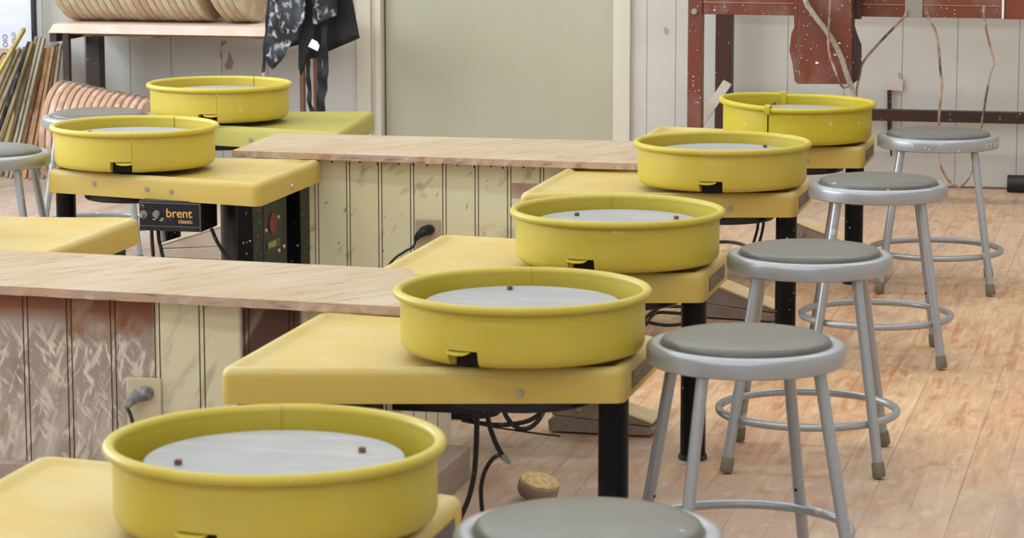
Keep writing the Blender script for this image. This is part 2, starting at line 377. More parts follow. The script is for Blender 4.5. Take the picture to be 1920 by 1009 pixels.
# ------------------------------------------------------------------ the room
WY = 10.79
XL, XR, YF = -6.0, 2.6, -1.6
bm = nb(); box(bm, XL, XR, YF, WY+.2, -.1, 0); struct(link('floor', bm, M_floor, smooth=False))
bm = nb(); box(bm, XL, XR, YF, WY+.2, CEIL, CEIL+.1); struct(link('ceiling', bm, M_ceil, smooth=False))
bm = nb(); box(bm, XR, XR+.1, YF, WY+.2, 0, CEIL); struct(link('wall_right', bm, M_side, smooth=False))
bm = nb()
for b_ in ((XL, -4.6, 0, CEIL), (1.6, XR, 0, CEIL), (-4.6, 1.6, 0, 1.0), (-4.6, 1.6, 2.5, CEIL)):
    box(bm, b_[0], b_[1], YF-.1, YF, b_[2], b_[3])
struct(link('wall_front', bm, M_side, smooth=False))
bm = nb()
for x in (-4.6, -3.05, -1.5, .05, 1.55): box(bm, x, x+.05, YF-.08, YF-.02, 1.0, 2.5)
for z in (1.0, 1.73, 2.45): box(bm, -4.6, 1.6, YF-.08, YF-.02, z, z+.05)
struct(link('added_window', bm, M_trim, smooth=False))  # invented window frame that goes with the added fill light
# left wall with a window opening
bm = nb()
for b_ in ((YF, 4.0, 0, CEIL), (9.8, WY+.2, 0, CEIL), (4.0, 9.8, 0, 1.0), (4.0, 9.8, 2.5, CEIL)):
    box(bm, XL-.1, XL, b_[0], b_[1], b_[2], b_[3])
struct(link('wall_left', bm, M_side, smooth=False))
bm = nb()
for y in (4.0, 5.9, 7.8, 9.75): box(bm, XL-.08, XL-.02, y, y+.05, 1.0, 2.5)
for z in (1.0, 1.73, 2.45): box(bm, XL-.08, XL-.02, 4.0, 9.8, z, z+.05)
struct(link('window_1', bm, M_trim, smooth=False))

# back wall of wide tongue-and-groove boards, door opening left free
DX0, DX1 = at(718, 100, WY).x, at(1150, 100, WY).x
DZ = 2.05
G = [-4.128, -3.954, -3.741, -3.55, -3.36, -2.022, -1.91, -1.694, -1.478, -1.262, -1.045, -.84, -.612, -.39, -.17, .05, .27, .5, .72, .95, 1.2, 1.5, 1.8, 2.1, 2.4]
GL = [-5.8, -5.58, -5.36, -5.14, -4.9, -4.7, -4.5, -4.32]
def board_wall(bm, x0, x1, gs, y, z0, z1, d=.004, wd=.0016, back=.12):
    pts = [(x0, y)]
    for g in gs:
        if x0+.01 < g < x1-.01: pts += [(g-wd, y), (g-wd*.4, y+d), (g+wd*.4, y+d), (g+wd, y)]
    pts += [(x1, y), (x1, y+back), (x0, y+back)]
    rings(bm, [[(x, yy, z0) for x, yy in pts], [(x, yy, z1) for x, yy in pts]])
bm = nb()
board_wall(bm, XL, DX0, GL+G, WY, 0, CEIL); board_wall(bm, DX1, XR, G, WY, 0, CEIL); board_wall(bm, DX0, DX1, [], WY, DZ, CEIL)
struct(link('wall_back', bm, M_wall, smooth=False))
dr = boxo('door_1', (DX0+.006, DX1-.003, WY+.02, WY+.06, .012, DZ-.005), M_door, bevel=.001); struct(dr)
bm = nb(); box(bm, DX0-.01, DX1+.01, WY+.07, WY+.11, 0, DZ+.01); struct(link('trim_5', bm, M_gap, smooth=False))
TXL = at(671, 100, WY).x
bm = nb(); box(bm, TXL, DX0-.045, WY-.018, WY+.001, 0, DZ+.07); box(bm, DX0-.045, DX0-.002, WY-.008, WY+.001, 0, DZ+.03)
box(bm, DX0-.024, DX0-.002, WY-.024, WY-.008, 0, DZ+.03); struct(link('trim_1', bm, M_trim, smooth=False, bevel=.001))
TXR = at(1183, 100, WY).x
bm = nb(); box(bm, DX1+.002, TXR, WY-.018, WY+.001, 0, DZ+.07); struct(link('trim_2', bm, M_trim, smooth=True, bevel=.002))
bm = nb(); box(bm, TXL, TXR, WY-.018, WY+.001, DZ+.07, DZ+.16); struct(link('trim_3', bm, M_trim, smooth=False))
bm = nb(); box(bm, TXR+.002, XR, WY-.006, WY+.001, 0, .007); struct(link('trim_4', bm, M_groove, smooth=False))

# ceiling lights (out of the photo, they light the room)
M_tube = bpy.data.materials.new('lamp_diffuser'); M_tube.use_nodes = True
M_tube.node_tree.nodes['Principled BSDF'].inputs['Emission Color'].default_value = (.95, .98, 1, 1)
M_tube.node_tree.nodes['Principled BSDF'].inputs['Emission Strength'].default_value = 4
for i, y in enumerate(TUBE_ROWS):
    t = thing('ceiling_light', 'long fluorescent ceiling fixture, %s row from the door wall' % ('sixth', 'fifth', 'fourth', 'third', 'second', 'first')[i], 'ceiling light', (-1.6, y, CEIL), group='ceiling light rows')
    boxo('housing', (-3.0, 3.0, -.13, .13, -.07, 0), M_side, t, .005)
    boxo('diffuser', (-2.98, 2.98, -.11, .11, -.10, -.07), M_tube, t, .005)

# ------------------------------------------------------------------ pottery wheels
TZ, SKB = .414, .355
CORN = [(-.485, -.285), (.212, -.118), (.212, .22), (-.485, .335)]
CORN_L = [(-.458, -.285), (.212, -.125), (.212, .208), (-.458, .285)]
def table_mesh(corn):
    bm = nb(); rs = []
    prof = [(.004, .395), (.004, SKB), (0, SKB), (0, .402), (.002, .410), (.006, .4165), (.012, .4185), (.018, .4185), (.023, .4165), (.030, .4115), (.040, .4105)]
    for ins, z in prof:
        rs.append([(x, y, z) for x, y in outline(corn, ins, max(.006, .020-ins*.3))])
    vs = rings(bm, rs, cap=False)
    bm.faces.new(vs[-1]); bm.faces.new(vs[0][::-1])
    return bm
def leg(x, y, par, s=.023, z1=SKB+.03, flat=0):
    bm = nb()
    if flat: box(bm, x-s, x+s, y-flat, y+flat, .0, z1); return link('leg', bm, M_black, par, bevel=.003)
    lathe(bm, [(.0275, .008), (.0275, z1)], 32, (x, y))
    l = link('leg', bm, M_black, par)
    bm = nb(); lathe(bm, [(.030, 0), (.032, .003), (.030, .012)], 20, (x, y)); link('foot_pad', bm, M_dark, l)
    return l
def wheel(name_lab, x, y, m=1, rz=0, mt=None, corn=None, pins=(), near_screws=(), box_near=False, head=True, badge=True):
    """m = 1: the potter sits on the right (+X); m = -1 mirrored"""
    t = thing('pottery_wheel', name_lab, 'pottery wheel', (x, y, 0), rz, 'pottery wheels')
    corn = corn or CORN
    c = [(a*m, b) for a, b in corn]
    if m < 0: c = c[::-1]
    mt = mt or M_table
    top = link('table_top', table_mesh(c), mt, t, angle=50)
    fx = (corn[0][0]+.05)*m; bx = (corn[1][0]-.03)*m
    leg(bx, corn[1][1]+.06, t); leg(fx, corn[0][1]+.065, t, flat=.045); leg((corn[3][0]+.055)*m, corn[3][1]-.065, t, flat=.045)
    bm = nb(); lathe(bm, [(.05, .328), (.138, .332), (.142, .336), (.142, .352), (.138, .357), (.05, .36)], 48); link('flywheel', bm, M_dark, t)
    bm = nb(); lathe(bm, [(.034, .322), (.036, .42), (.034, .44), (.026, .445), (.026, .504)], 24)
    link('shaft', bm, M_dark, t)
    bm = nb(); lathe(bm, [(.145, .411), (.145, .4255), (.06, .4258)], 40); link('pan_support', bm, M_dark, t)
    bm = nb(); lathe(bm, [(.03, .499), (.172, .5), (.1785, .5015), (.18, .504), (.1795, .5085), (.177, .5105), (.02, .5108)], 72)
    h = link('wheel_head', bm, M_head, t)
    bm = nb()
    for k in range(1, 12): pass
    bm.free()
    for px, py in (pins or ((-.125, -.02), (.125, .02))):
        bm = nb(); lathe(bm, [(.0055, .511), (.0055, .517), (.004, .518)], 12, (px, py)); link('bat_pin', bm, M_pin, h)
    # control box hanging under one long side
    sgn = -1 if box_near else 1
    ey = -.235 if box_near else .235
    cb0, cb1 = sorted((-.098*m, -.277*m))
    y0, y1 = sorted((ey, ey-sgn*.13))
    cb = boxo('control_box', (cb0, cb1, y0, y1, .274, .357), M_dark, t, .003)
    if box_near: control_face(cb, cb0, cb1, y0)
    # motor and its mounting plate near the back end
    bm = nb(); mx = -.33*m
    cyl(bm, (mx, -.02, .07), (mx, -.02, .345), .07, 32); link('motor', bm, M_dark, t)
    px0, px1 = sorted((-.408*m, -.402*m))
    pl = boxo('motor_plate', (px0, px1, -.10, .105, .10, .352), M_dark, t, .001)
    if box_near: motor_face(pl, px1, m)
    # screws along the near skirt
    for sx_, sz in near_screws:
        sy = corn[0][1]+(corn[1][1]-corn[0][1])*((sx_*m-corn[0][0])/(corn[1][0]-corn[0][0]))
        bm = nb(); cyl(bm, (sx_, sy-.0035, sz), (sx_, sy+.002, sz), .0065, 14, .0075); s_ = link('screw', bm, M_screw, top)
        bm = nb(); cyl(bm, (sx_, sy-.0045, sz), (sx_, sy-.003, sz), .0022, 6); link('screw_socket', bm, M_gap, s_) if False else bm.free()
    if badge:
        yb0, yb1 = corn[1][1]+.075, corn[2][1]-.055
        xx = corn[1][0]*m
        x0, x1 = sorted((xx-.001*m, xx+.0012*m))
        b_ = boxo('badge', (x0, x1, yb0, yb1, .366, .398), M_badge, t, .001)
        M = Matrix.Translation((xx+.0015*m, (yb0+.015) if m > 0 else (yb1-.015), .376)) @ Matrix.Rotation(PI/2*m, 4, 'Z') @ Matrix.Rotation(PI/2, 4, 'X')
        text('badge_lettering', 'brent', .034, M_gold2, b_, M, .0004, .0006)
    return t
def control_face(cb, x0, x1, y):
    f = boxo('control_panel', (x0+.004, x1-.004, y-.0022, y+.0005, .288, .350), M_panelface, cb, .0006)
    bm = nb()
    for z in (.2875, .3505): box(bm, x0+.002, x1-.002, y-.003, y, z-.0006, z+.0006)
    box(bm, x1-.004, x1-.0028, y-.003, y, .276, .355)
    link('panel_edging', bm, M_grime, cb, smooth=False)
    def knob(px, pz, r, d, nm, mm):
        bm = nb(); cyl(bm, (px, y-.002, pz), (px, y-.002-d, pz), r, 20, r*.85); return link(nm, bm, mm, f)
    knob(x0+.012, .340, .006, .005, 'pilot_light', M_grime); knob(x0+.012, .340, .0035, .008, 'pilot_lens', M_gap)
    knob(x0+.014, .318, .012, .004, 'switch_collar', M_grime); knob(x0+.012, .316, .006, .016, 'toggle_switch', M_screw)
    knob(x0+.052, .321, .010, .012, 'speed_knob', M_grime)
    bm = nb()
    for a, b in ((.040, .304), (.047, .309), (.060, .302), (.064, .307)): box(bm, x0+a, x0+a+.008, y-.003, y-.002, b, b+.003)
    link('dial_marks', bm, M_plate, f, smooth=False)
    R = Matrix.Rotation(PI/2, 4, 'X')
    text('brand_lettering', 'brent', .034, M_orange, f, Matrix.Translation((x0+.078, y-.0026, .313)) @ R, .0005, .0004)
    text('model_lettering', 'classic', .0165, M_orange, f, Matrix.Translation((x0+.113, y-.0026, .297)) @ R, .0004, .0002)
def motor_face(pl, x, m):
    def blob(nm, y0, y1, z0, z1, mm, rnd=0):
        if rnd:
            bm = nb(); cyl(bm, (x, (y0+y1)/2, (z0+z1)/2), (x+.003, (y0+y1)/2, (z0+z1)/2), (z1-z0)/2, 20); link(nm, bm, mm, pl)
        else: boxo(nm, (x, x+.002, y0, y1, z0, z1), mm, pl, .0005)
    blob('warning_disc', -.055, .005, .245, .305, M_red, 1)
    blob('rating_label', -.075, .035, .205, .228, M_badge)
    M = Matrix.Translation((x+.0022, -.068, .209)) @ Matrix.Rotation(PI/2, 4, 'Z') @ Matrix.Rotation(PI/2, 4, 'X')
    text('label_lettering', 'WHEEL', .022, M_gold, pl, M, .0004, .0003)
    for y_, z_ in ((-.082, .262), (.028, .285), (-.082, .165), (.03, .19), (.075, .195)):
        bm = nb(); cyl(bm, (x, y_, z_), (x+.004, y_, z_), .0065, 12, .005); link('bolt', bm, M_screw, pl)
# splash pans -----------------------------------------------------------------
def pan_profile(k, notch):
    W_ = .2225*k
    if notch: low = [(W_, .038), (W_, .030), (.150, .029), (.149, .012), (.148, .006), (.147, 0)]; fz = .034
    else: low = [(W_, .038), (W_, .016), (W_-.0035, .007), (W_-.010, .0015), (W_-.020, 0), (.147, 0)]; fz = .005
    p = low+[(.075, 0), (.075, .005), (.140, .005), (.148, fz), (W_-.0125, fz), (W_-.0035, max(.014, fz+.003)), (W_-.0032, .098)]
    cx_, cz_, R = W_+.0045, .1045, .0085
    for a in (205, 175, 145, 115, 85, 55, 25, -5, -35, -65, -95, -125):
        p.append((cx_+R*math.cos(math.radians(a)), cz_+R*math.sin(math.radians(a))))
    p.append((W_, .094))
    return p
def pan_half(a0, a1, k, notch, m, par, tilt=None):
    bm = nb(); n = max(24, int((a1-a0)/PI*60)); cols = []
    A = [a0+(a1-a0)*i/n for i in range(n+1)]
    st = []
    for a in A: st.append((a, bool(notch and notch[0]-1e-6 < a < notch[1]+1e-6)))
    if notch:
        e = .006
        st = [(a, f) for a, f in st if min(abs(a-notch[0]), abs(a-notch[1])) > .02]
        st += [(notch[0]-e, False), (notch[0], True), (notch[1], True), (notch[1]+e, False)]
        st = sorted((a, f) for a, f in st if a0-1e-9 <= a <= a1+1e-9)
    for a, f in st:
        cols.append([(r*math.cos(a), r*math.sin(a), z) for r, z in pan_profile(k, f)])
    rings(bm, cols)
    if tilt:
        ax, amt = tilt
        for v in bm.verts:
            d = v.co.x*math.cos(ax)+v.co.y*math.sin(ax); v.co.z += max(0, d)*amt*(v.co.z/.11)
    return link('pan_half', bm, m, par, angle=40)
def pan(label, x, y, pn, pf, side=1, m=None, variant=None, z=.426):
    t = thing('splash_pan', label, 'splash pan', (x, y, z), 0, 'splash pans')
    m = m or M_pan
    tc = math.atan2(-y, -x)                     # towards the viewer's aisle
    a0 = tc+math.radians(pn); a1 = tc+PI-math.radians(pf)
    while a1 < a0: a1 += 2*PI
    nw = .27
    nA = (a0+.004, a0+nw) if side == 1 else None
    nB = (a0+2*PI-nw, a0+2*PI-.004) if side == -1 else None
    if variant == 'clips':
        pan_half(a0, a1, 1.0, None, m, t)
        h = pan_half(a1, a0+2*PI, 1.0, None, m, t, tilt=((a0+a1)/2+PI, .055))
        for a, nm in ((a0, 'clip'), (a1, 'clip')):
            bm = nb()
            r = .2225
            P = [(r-.008, .04), (r-.008, .110), (r-.005, .120), (r+.005, .1225), (r+.0155, .118), (r+.0175, .100), (r+.012, .092)]
            Q = [(r-.003, .05), (r-.003, .106), (r-.001, .114), (r+.006, .1155), (r+.0125, .112), (r+.0135, .101), (r+.011, .097)]
            loop = P+Q[::-1]; hw = .008
            rs = []
            for s_ in (-hw, hw):
                rs.append([(rr*math.cos(a)-s_*math.sin(a), rr*math.sin(a)+s_*math.cos(a), zz) for rr, zz in loop])
            rings(bm, rs); link(nm, bm, m, t, angle=50)
        bm = nb(); a = a0-.012
        box(bm, -.0015, .0015, -.002, .002, .002, .094)
        bmesh.ops.transform(bm, matrix=Matrix.Translation((.2225*math.cos(a), .2225*math.sin(a), 0)), verts=bm.verts)
        link('seam_gap', bm, M_gap, t, smooth=False)
        return t
    pan_half(a0, a1, 1.006, nA, m, t); pan_half(a1, a0+2*PI, .995, nB, m, t)
    # drain tab: small curled lip in the notch
    b0, b1 = (a0-.02, a0+nw-.07) if side == 1 else (a0-nw+.07, a0+.02)
    bm = nb(); rs = []
    for i in range(9):
        s = i/8; a = b0+(b1-b0)*s; q = math.sin(PI*min(1, max(0, s)))**.5
        o_ = .2245+.007*q; zz = .0285-.005*q
        rs.append([(r*math.cos(a), r*math.sin(a), z_) for r, z_ in ((.216, .0265), (.216, .0285), (o_-.003, zz+.001), (o_, zz-.001), (o_-.001, zz-.0025), (.218, .0260))])
    rings(bm, rs); link('drain_tab', bm, m, t, angle=60)
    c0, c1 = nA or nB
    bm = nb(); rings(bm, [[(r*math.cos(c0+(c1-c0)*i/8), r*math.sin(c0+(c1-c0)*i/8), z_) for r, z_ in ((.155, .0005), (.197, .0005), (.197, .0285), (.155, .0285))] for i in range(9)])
    link('notch_shade', bm, M_gap, t, smooth=False)  # near-black block set into the notch as its shade
    return t

PX = [(-1.202, 3.659), (-1.162, 4.985), (-1.201, 6.066), (-1.189, 7.426), (-1.136, 8.519)]
def lp(i, u, v, z=.513, P=PX):
    p = atz(u, v, z); return (p.x-P[i][0], p.y-P[i][1])
WL = ['yellow pottery wheel table nearest the camera, cut off by the bottom of the photo',
      'yellow pottery wheel behind the nearest one, its long front edge fully visible with one screw',
      'yellow pottery wheel in the middle of the right-hand row, third from the front',
      'yellow pottery wheel fourth from the front in the right-hand row, beside the second farthest stool',
      'farthest yellow pottery wheel of the right-hand row, in front of the red-brown steel frame']
PL = ['yellow splash pan nearest the camera, cut off by the bottom of the photo',
      'second nearest yellow splash pan, a single dark pin showing on its wheel head',
      'yellow splash pan third from the front with a white clay blotch beside its seam',
      'yellow splash pan fourth from the front with its drain notch in the middle',
      'farthest right yellow splash pan, tilted half and clips at its two seams']
SEAM = [(-35.4, 2.6), (-36, 4.5), (-28, -3.6), (-15, -15), (-22, -11.5)]
pins = [(lp(0, 334, 868), lp(0, 679, 845)), (lp(1, 956, 541), (.06, -.11)), (lp(2, 1268, 409), (-.1, .05)), ((.1, .1), (-.12, -.05)), (lp(4, 1452, 195), (.1, -.06))]
scr = [(), ((at(976, 736, 4.83).x-PX[1][0], .374),), ((.05, .375),), ((at(1366, 393, 7.25).x-PX[3][0], .379),), ((.05, .378),)]
for i, (x, y) in enumerate(PX):
    wheel(WL[i], x, y, pins=pins[i], near_screws=scr[i])
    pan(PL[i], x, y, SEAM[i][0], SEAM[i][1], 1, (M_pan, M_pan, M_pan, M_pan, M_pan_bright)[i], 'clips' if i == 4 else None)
# left-hand row, facing the other way
L1 = (-2.853, 7.477); L2 = (-3.041, 8.74); L0 = (-2.99, 6.20)
wheel('yellow pottery wheel in the left row with a black labelled control box hanging under it', *L1, m=-1, box_near=True, badge=False, corn=CORN_L,
      near_screws=((at(172, 349, 7.3).x-L1[0], .388), (at(274, 357, 7.27).x-L1[0], .383), (at(322, 360, 7.26).x-L1[0], .381)))
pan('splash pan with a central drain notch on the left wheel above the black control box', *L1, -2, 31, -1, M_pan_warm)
wheel('greenish-yellow pottery wheel, farthest of the left row, partly behind the far plank', *L2, m=-1, mt=M_table_green, badge=False,
      corn=[(-.50, -.30), (.17, -.14), (.17, .20), (-.42, .36)], near_screws=((at(447, 270, 8.4).x-L2[0], .379),))
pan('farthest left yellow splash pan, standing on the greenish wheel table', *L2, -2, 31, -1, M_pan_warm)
wheel('pottery wheel at the left edge showing only one yellow table corner behind the near plank', L0[0]+.035, 6.17, m=-1, badge=False, box_near=False)
bm = nb(); cyl(bm, (.4585, 0, .375), (.4625, 0, .375), .008, 14, .007)
for o in bpy.data.objects:
    if o.name.startswith('pottery_wheel') and o.get('label', '').startswith('yellow pottery wheel in the left row'):
        for c in o.children:
            if c.name.startswith('table_top'): link('screw', bm, M_screw, c)

# ------------------------------------------------------------------ stools
def stool_proto(label):
    t = thing('stool', label, 'stool', (0, 0, 0), 0, 'round grey stools')
    H = .454
    bm = nb(); lathe(bm, [(.150, H-.034), (.172, H-.036), (.1775, H-.033), (.178, H-.026), (.178, H-.010), (.1765, H-.004), (.172, H), (.163, H+.0015), (.154, H), (.152, H-.003), (.06, H-.004)], 96)
    link('seat_rim', bm, M_steel, t, angle=50)
    bm = nb(); lathe(bm, [(.151, H-.004), (.1515, H+.003), (.149, H+.0075), (.142, H+.011), (.125, H+.014), (.09, H+.0165), (.05, H+.0175), (.01, H+.018)], 96)
    link('cushion', bm, M_cushion, t, angle=60)
    for k in range(4):
        a = PI/4+k*PI/2; c, s = math.cos(a), math.sin(a)
        top = Vector((.148*c, .148*s, H-.03)); bot = Vector((.229*c, .229*s, .004)); d = (bot-top)
        bm = nb(); cyl(bm, top, top+d*.985, .0112, 20); l = link('leg', bm, M_steel, t)
        bm = nb(); p = top+d*.925; tube(bm, [p, p+d*.004, p+d*.066, bot], [.0122, .0135, .0145, .0125], 20); link('rubber_foot', bm, M_foot, l)
        q = top+d*.66; bm = nb(); out = Vector((c, s, 0)).cross(Vector((0, 0, 1)))
        cyl(bm, q-Vector((c, s, 0))*.0105, q-Vector((c, s, 0))*.0125, .003, 8); link('peg_hole', bm, M_gap, l)
    bm = nb(); n, kk = 96, 12; R, r, z = .1915, .0088, .112; rs = []
    for i in range(n):
        a = 2*PI*i/n; rs.append([((R+r*math.cos(2*PI*j/kk))*math.cos(a), (R+r*math.cos(2*PI*j/kk))*math.sin(a), z+r*math.sin(2*PI*j/kk)) for j in range(kk)])
    rings(bm, rs+[rs[0]], cap=False); bmesh.ops.remove_doubles(bm, verts=bm.verts, dist=1e-6)
    link('foot_ring', bm, M_steel, t, angle=60)
    return t
def copy_tree(o, parent=None):
    c = o.copy(); COL.objects.link(c)
    if parent: c.parent = parent
    for ch in o.children: copy_tree(ch, c)
    return c
ST = [(-.745, 3.579, .2, 'nearest grey stool, only the top of its seat in the photo, at the bottom edge'),
      (-.749, 4.974, .41, 'grey metal stool second from the front in the right row, beside the second wheel'),
      (-.776, 6.054, .073, 'grey metal stool third from the front, with its ring and feet visible'),
      (-.761, 7.289, .143, 'grey metal stool fourth from the front, beside the fourth wheel'),
      (-.710, 8.461, .087, 'farthest grey metal stool of the right row, near the board wall'),
      (-3.275, 7.427, .2, 'grey stool cut off by the left edge of the photo'),
      (-3.337, 8.44, .12, 'grey stool at the left, behind the splash pan, in front of the pink plaster discs')]
proto = stool_proto(ST[0][3])
for i, (x, y, a, lab) in enumerate(ST):
    s = proto if i == 0 else copy_tree(proto)
    s.location = (x, y, 0); s.rotation_euler = (0, 0, a); s['label'] = lab
far = [o for o in bpy.data.objects if o.name.startswith('stool') and o.get('label', '').startswith('farthest')][0]
rim = [c for c in far.children if c.name.startswith('seat_rim')][0]
M_clay = mat('dried_clay', '#D3C9B0', .85)
tcd = math.atan2(-ST[4][1], -ST[4][0])-ST[4][2]
for ch, ph in zip('true', (50, 57, 65, 73)):        # smeared clay writing round the rim
    a = tcd+math.radians(ph)
    M = Matrix.Translation((.1785*math.cos(a), .1785*math.sin(a), .428)) @ Matrix.Rotation(a+PI/2, 4, 'Z') @ Matrix.Rotation(PI/2, 4, 'X')
    text('clay_lettering', ch, .028, M_clay, rim, M, .0008, .0006)
for k, (ph, dz) in enumerate(((-12, .434), (-8, .429), (2, .444), (20, .426))):
    a = tcd+math.radians(ph); bm = nb(); n_ = Vector((math.cos(a), math.sin(a), 0)); q = n_*.1775+Vector((0, 0, dz))
    cyl(bm, q, q+n_*.0014, .0032, 9, .002); link('clay_spot', bm, M_clay, rim)
# ------------------------------------------------------------------ low cabinets with planks between the wheels
def groove_box(x0, x1, y0, y1, z0, z1, xs, ys, mface, name, label):
    t = thing(name, label, 'cabinet', ((x0+x1)/2, (y0+y1)/2, 0), 0, 'low panelled cabinets')
    cx_, cy_ = (x0+x1)/2, (y0+y1)/2
    pts = [(x0, y0)]; d, w_ = .005, .0013
    for g in xs:
        if x0+.02 < g < x1-.02:
            for gg in (g-.005, g+.005): pts += [(gg-w_, y0), (gg-w_*.6, y0+d), (gg+w_*.6, y0+d), (gg+w_, y0)]
    pts += [(x1, y0)]
    for g in ys:
        if y0+.02 < g < y1-.02: pts += [(x1, g-.003), (x1-d, g-.002), (x1-d, g+.002), (x1, g+.003)]
    pts += [(x1, y1), (x0, y1)]
    bm = nb(); rings(bm, [[(x-cx_, y-cy_, z0) for x, y in pts], [(x-cx_, y-cy_, z1) for x, y in pts]])
    o = link('panelling', bm, mface, t, smooth=False)
    o.data.materials.append(M_groove)
    for p in o.data.polygons:           # the groove faces take the darker groove colour
        c = p.center+Vector((cx_, cy_, 0))
        if abs(p.normal.z) < .5 and ((c.y > y0+.001 and c.y < y0+.0075 and x0 < c.x < x1-.01) or (c.x < x1-.001 and c.x > x1-.0075 and c.y < y1-.01 and c.y > y0+.01)): p.material_index = 1
    return t
CN = groove_box(-2.95, -1.5, 5.375, 5.77, 0, .4185, [-2.867+.0951*k for k in range(20)], [5.375+.095*k for k in range(1, 5)], M_cab_near, 'low_cabinet', 'low partition with brown and cream boards under the near plank')
bm = nb(); box(bm, -2.95+2.225, -1.445+2.225, 5.345-5.5725, 5.375-5.5725, 0, .07); box(bm, -1.5+2.225, -1.445+2.225, 5.375-5.5725, 5.72-5.5725, 0, .07)
link('plinth', bm, M_plinth, CN, bevel=.002)
CF = groove_box(-2.62, -1.5, 7.80, 8.17, 0, .4185, [-2.614+.0949*k for k in range(20)], [7.80+.095*k for k in range(1, 4)], M_cab_far, 'low_cabinet', 'low partition with cream yellow boards under the far plank')
rnd = random.Random(3)
bm = nb()
for k in range(14):
    x = -2.42+.046*k+rnd.uniform(-.012, .012); z = .405+rnd.uniform(-.003, .003)
    cyl(bm, (x+2.06, 7.7985-7.985, z), (x+2.06, 7.8005-7.985, z), .0026, 8)
link('nail_head', bm, M_gap, CF)['kind'] = 'stuff'
bm = nb(); box(bm, at(960, 345, 7.8).x+2.06, at(985, 345, 7.8).x+2.06+.06, 7.7975-7.985, 7.8-7.985, .318, .36)
link('patch_board', bm, mat('pinkish_bare_wood', '#B18D78', .8, layers=[dict(c='#CDB8A4', s=18, lo=.4, hi=.6, a=.8)]), CF, smooth=False)
def plank(label, c):
    (ax, ay), (bx_, by), (cx1, cy1), (dx1, dy1) = c   # near left, near right, far right, far left
    bm = nb(); n = 70; rnd = random.Random(int(ay*10)); z0, z1 = .4192, .4375
    topf, topb, botf, botb = [], [], [], []
    for i in range(n+1):
        t_ = i/n; x = ax+(bx_-ax)*t_; y0 = ay+(by-ay)*t_; j = rnd.uniform(-.0015, .0015)
        topf.append((x, y0+j, z1)); botf.append((x, y0+j*2+rnd.uniform(0, .003), z0))
        xb, yb_ = dx1+(cx1-dx1)*t_, dy1+(cy1-dy1)*t_
        topb.append((xb, yb_, z1)); botb.append((xb, yb_, z0))
    V = [[bm.verts.new(p) for p in r] for r in (botf, topf, topb, botb)]
    for a in range(4):
        A, B = V[a], V[(a+1) % 4]
        for i in range(n): bm.faces.new((A[i], A[i+1], B[i+1], B[i]))
    for i in (0, n): bm.faces.new([V[a][i] for a in range(4)])
    o = link('plank', bm, M_plywood, smooth=False); o.data.materials.append(M_plyedge)
    for p in o.data.polygons:
        if abs(p.normal.z) < .5: p.material_index = 1
    return tag(o, label, 'plank', 'dusty plywood planks')
plank('dusty plywood plank across the left foreground, on the brown and cream partition', ((-3.05, 5.405), (-1.445, 5.29), (-1.575, 5.752), (-3.10, 5.855)))
plank('dusty plywood plank in the middle distance, on the cream yellow partition', ((-2.66, 7.745), (-1.44, 7.69), (-1.52, 8.24), (-2.675, 8.215)))

# outlets and plugs
def outlet(label, u0, u1, v0, v1, y, mp, pu, pv, cord, mplug, r=.004):
    a, b = at(u0, v0, y), at(u1, v1, y); c = (a+b)/2
    t = thing('outlet', label, 'outlet', (c.x, y, c.z), 0, 'outlets on the partitions')
    wx, hz = (b.x-a.x)/2, abs(a.z-b.z)/2
    boxo('cover_plate', (-wx, wx, -.006, 0, -hz, hz), mp, t, .0025)
    p = at(pu, pv, y-.02); q = p-Vector((c.x, y, c.z))
    pg = thing('plug', label.split(' on ')[0].replace('outlet plate', 'plug')+' plugged into the outlet'+(' of the near partition' if y < 6 else ' of the far partition'), 'plug', (p.x, y, p.z))
    bm = nb(); tube(bm, [(.012, -.007, .004), (.010, -.016, .004), (0, -.030, .002), (-.016, -.034, -.010), (-.026, -.034, -.024)], [.014, .0155, .0145, .0105, .0055], 16)
    link('plug_body', bm, mplug, pg, angle=60)
    P = [Vector(at(cu, cv, cy))-Vector((p.x, y, p.z)) for cu, cv, cy in cord]
    P = [Vector((-.024, -.034, -.020))]+P
    bm = nb(); tube(bm, spline(P), r, 10); link('plug_cord', bm, M_rubber, pg, angle=60)
outlet('cream outlet plate on the near brown partition with a grey plug', 238, 305, 706, 800, 5.372, M_plate, 262, 742, [(248, 790, 5.33), (255, 850, 5.32)], M_plug)
outlet('beige outlet plate on the far cream partition with a black plug', 780, 826, 411, 470, 7.798, M_plate2, 797, 434, [(775, 462, 7.74), (757, 473, 7.72), (735, 490, 7.70), (700, 540, 7.7)], M_rubber, .0035)

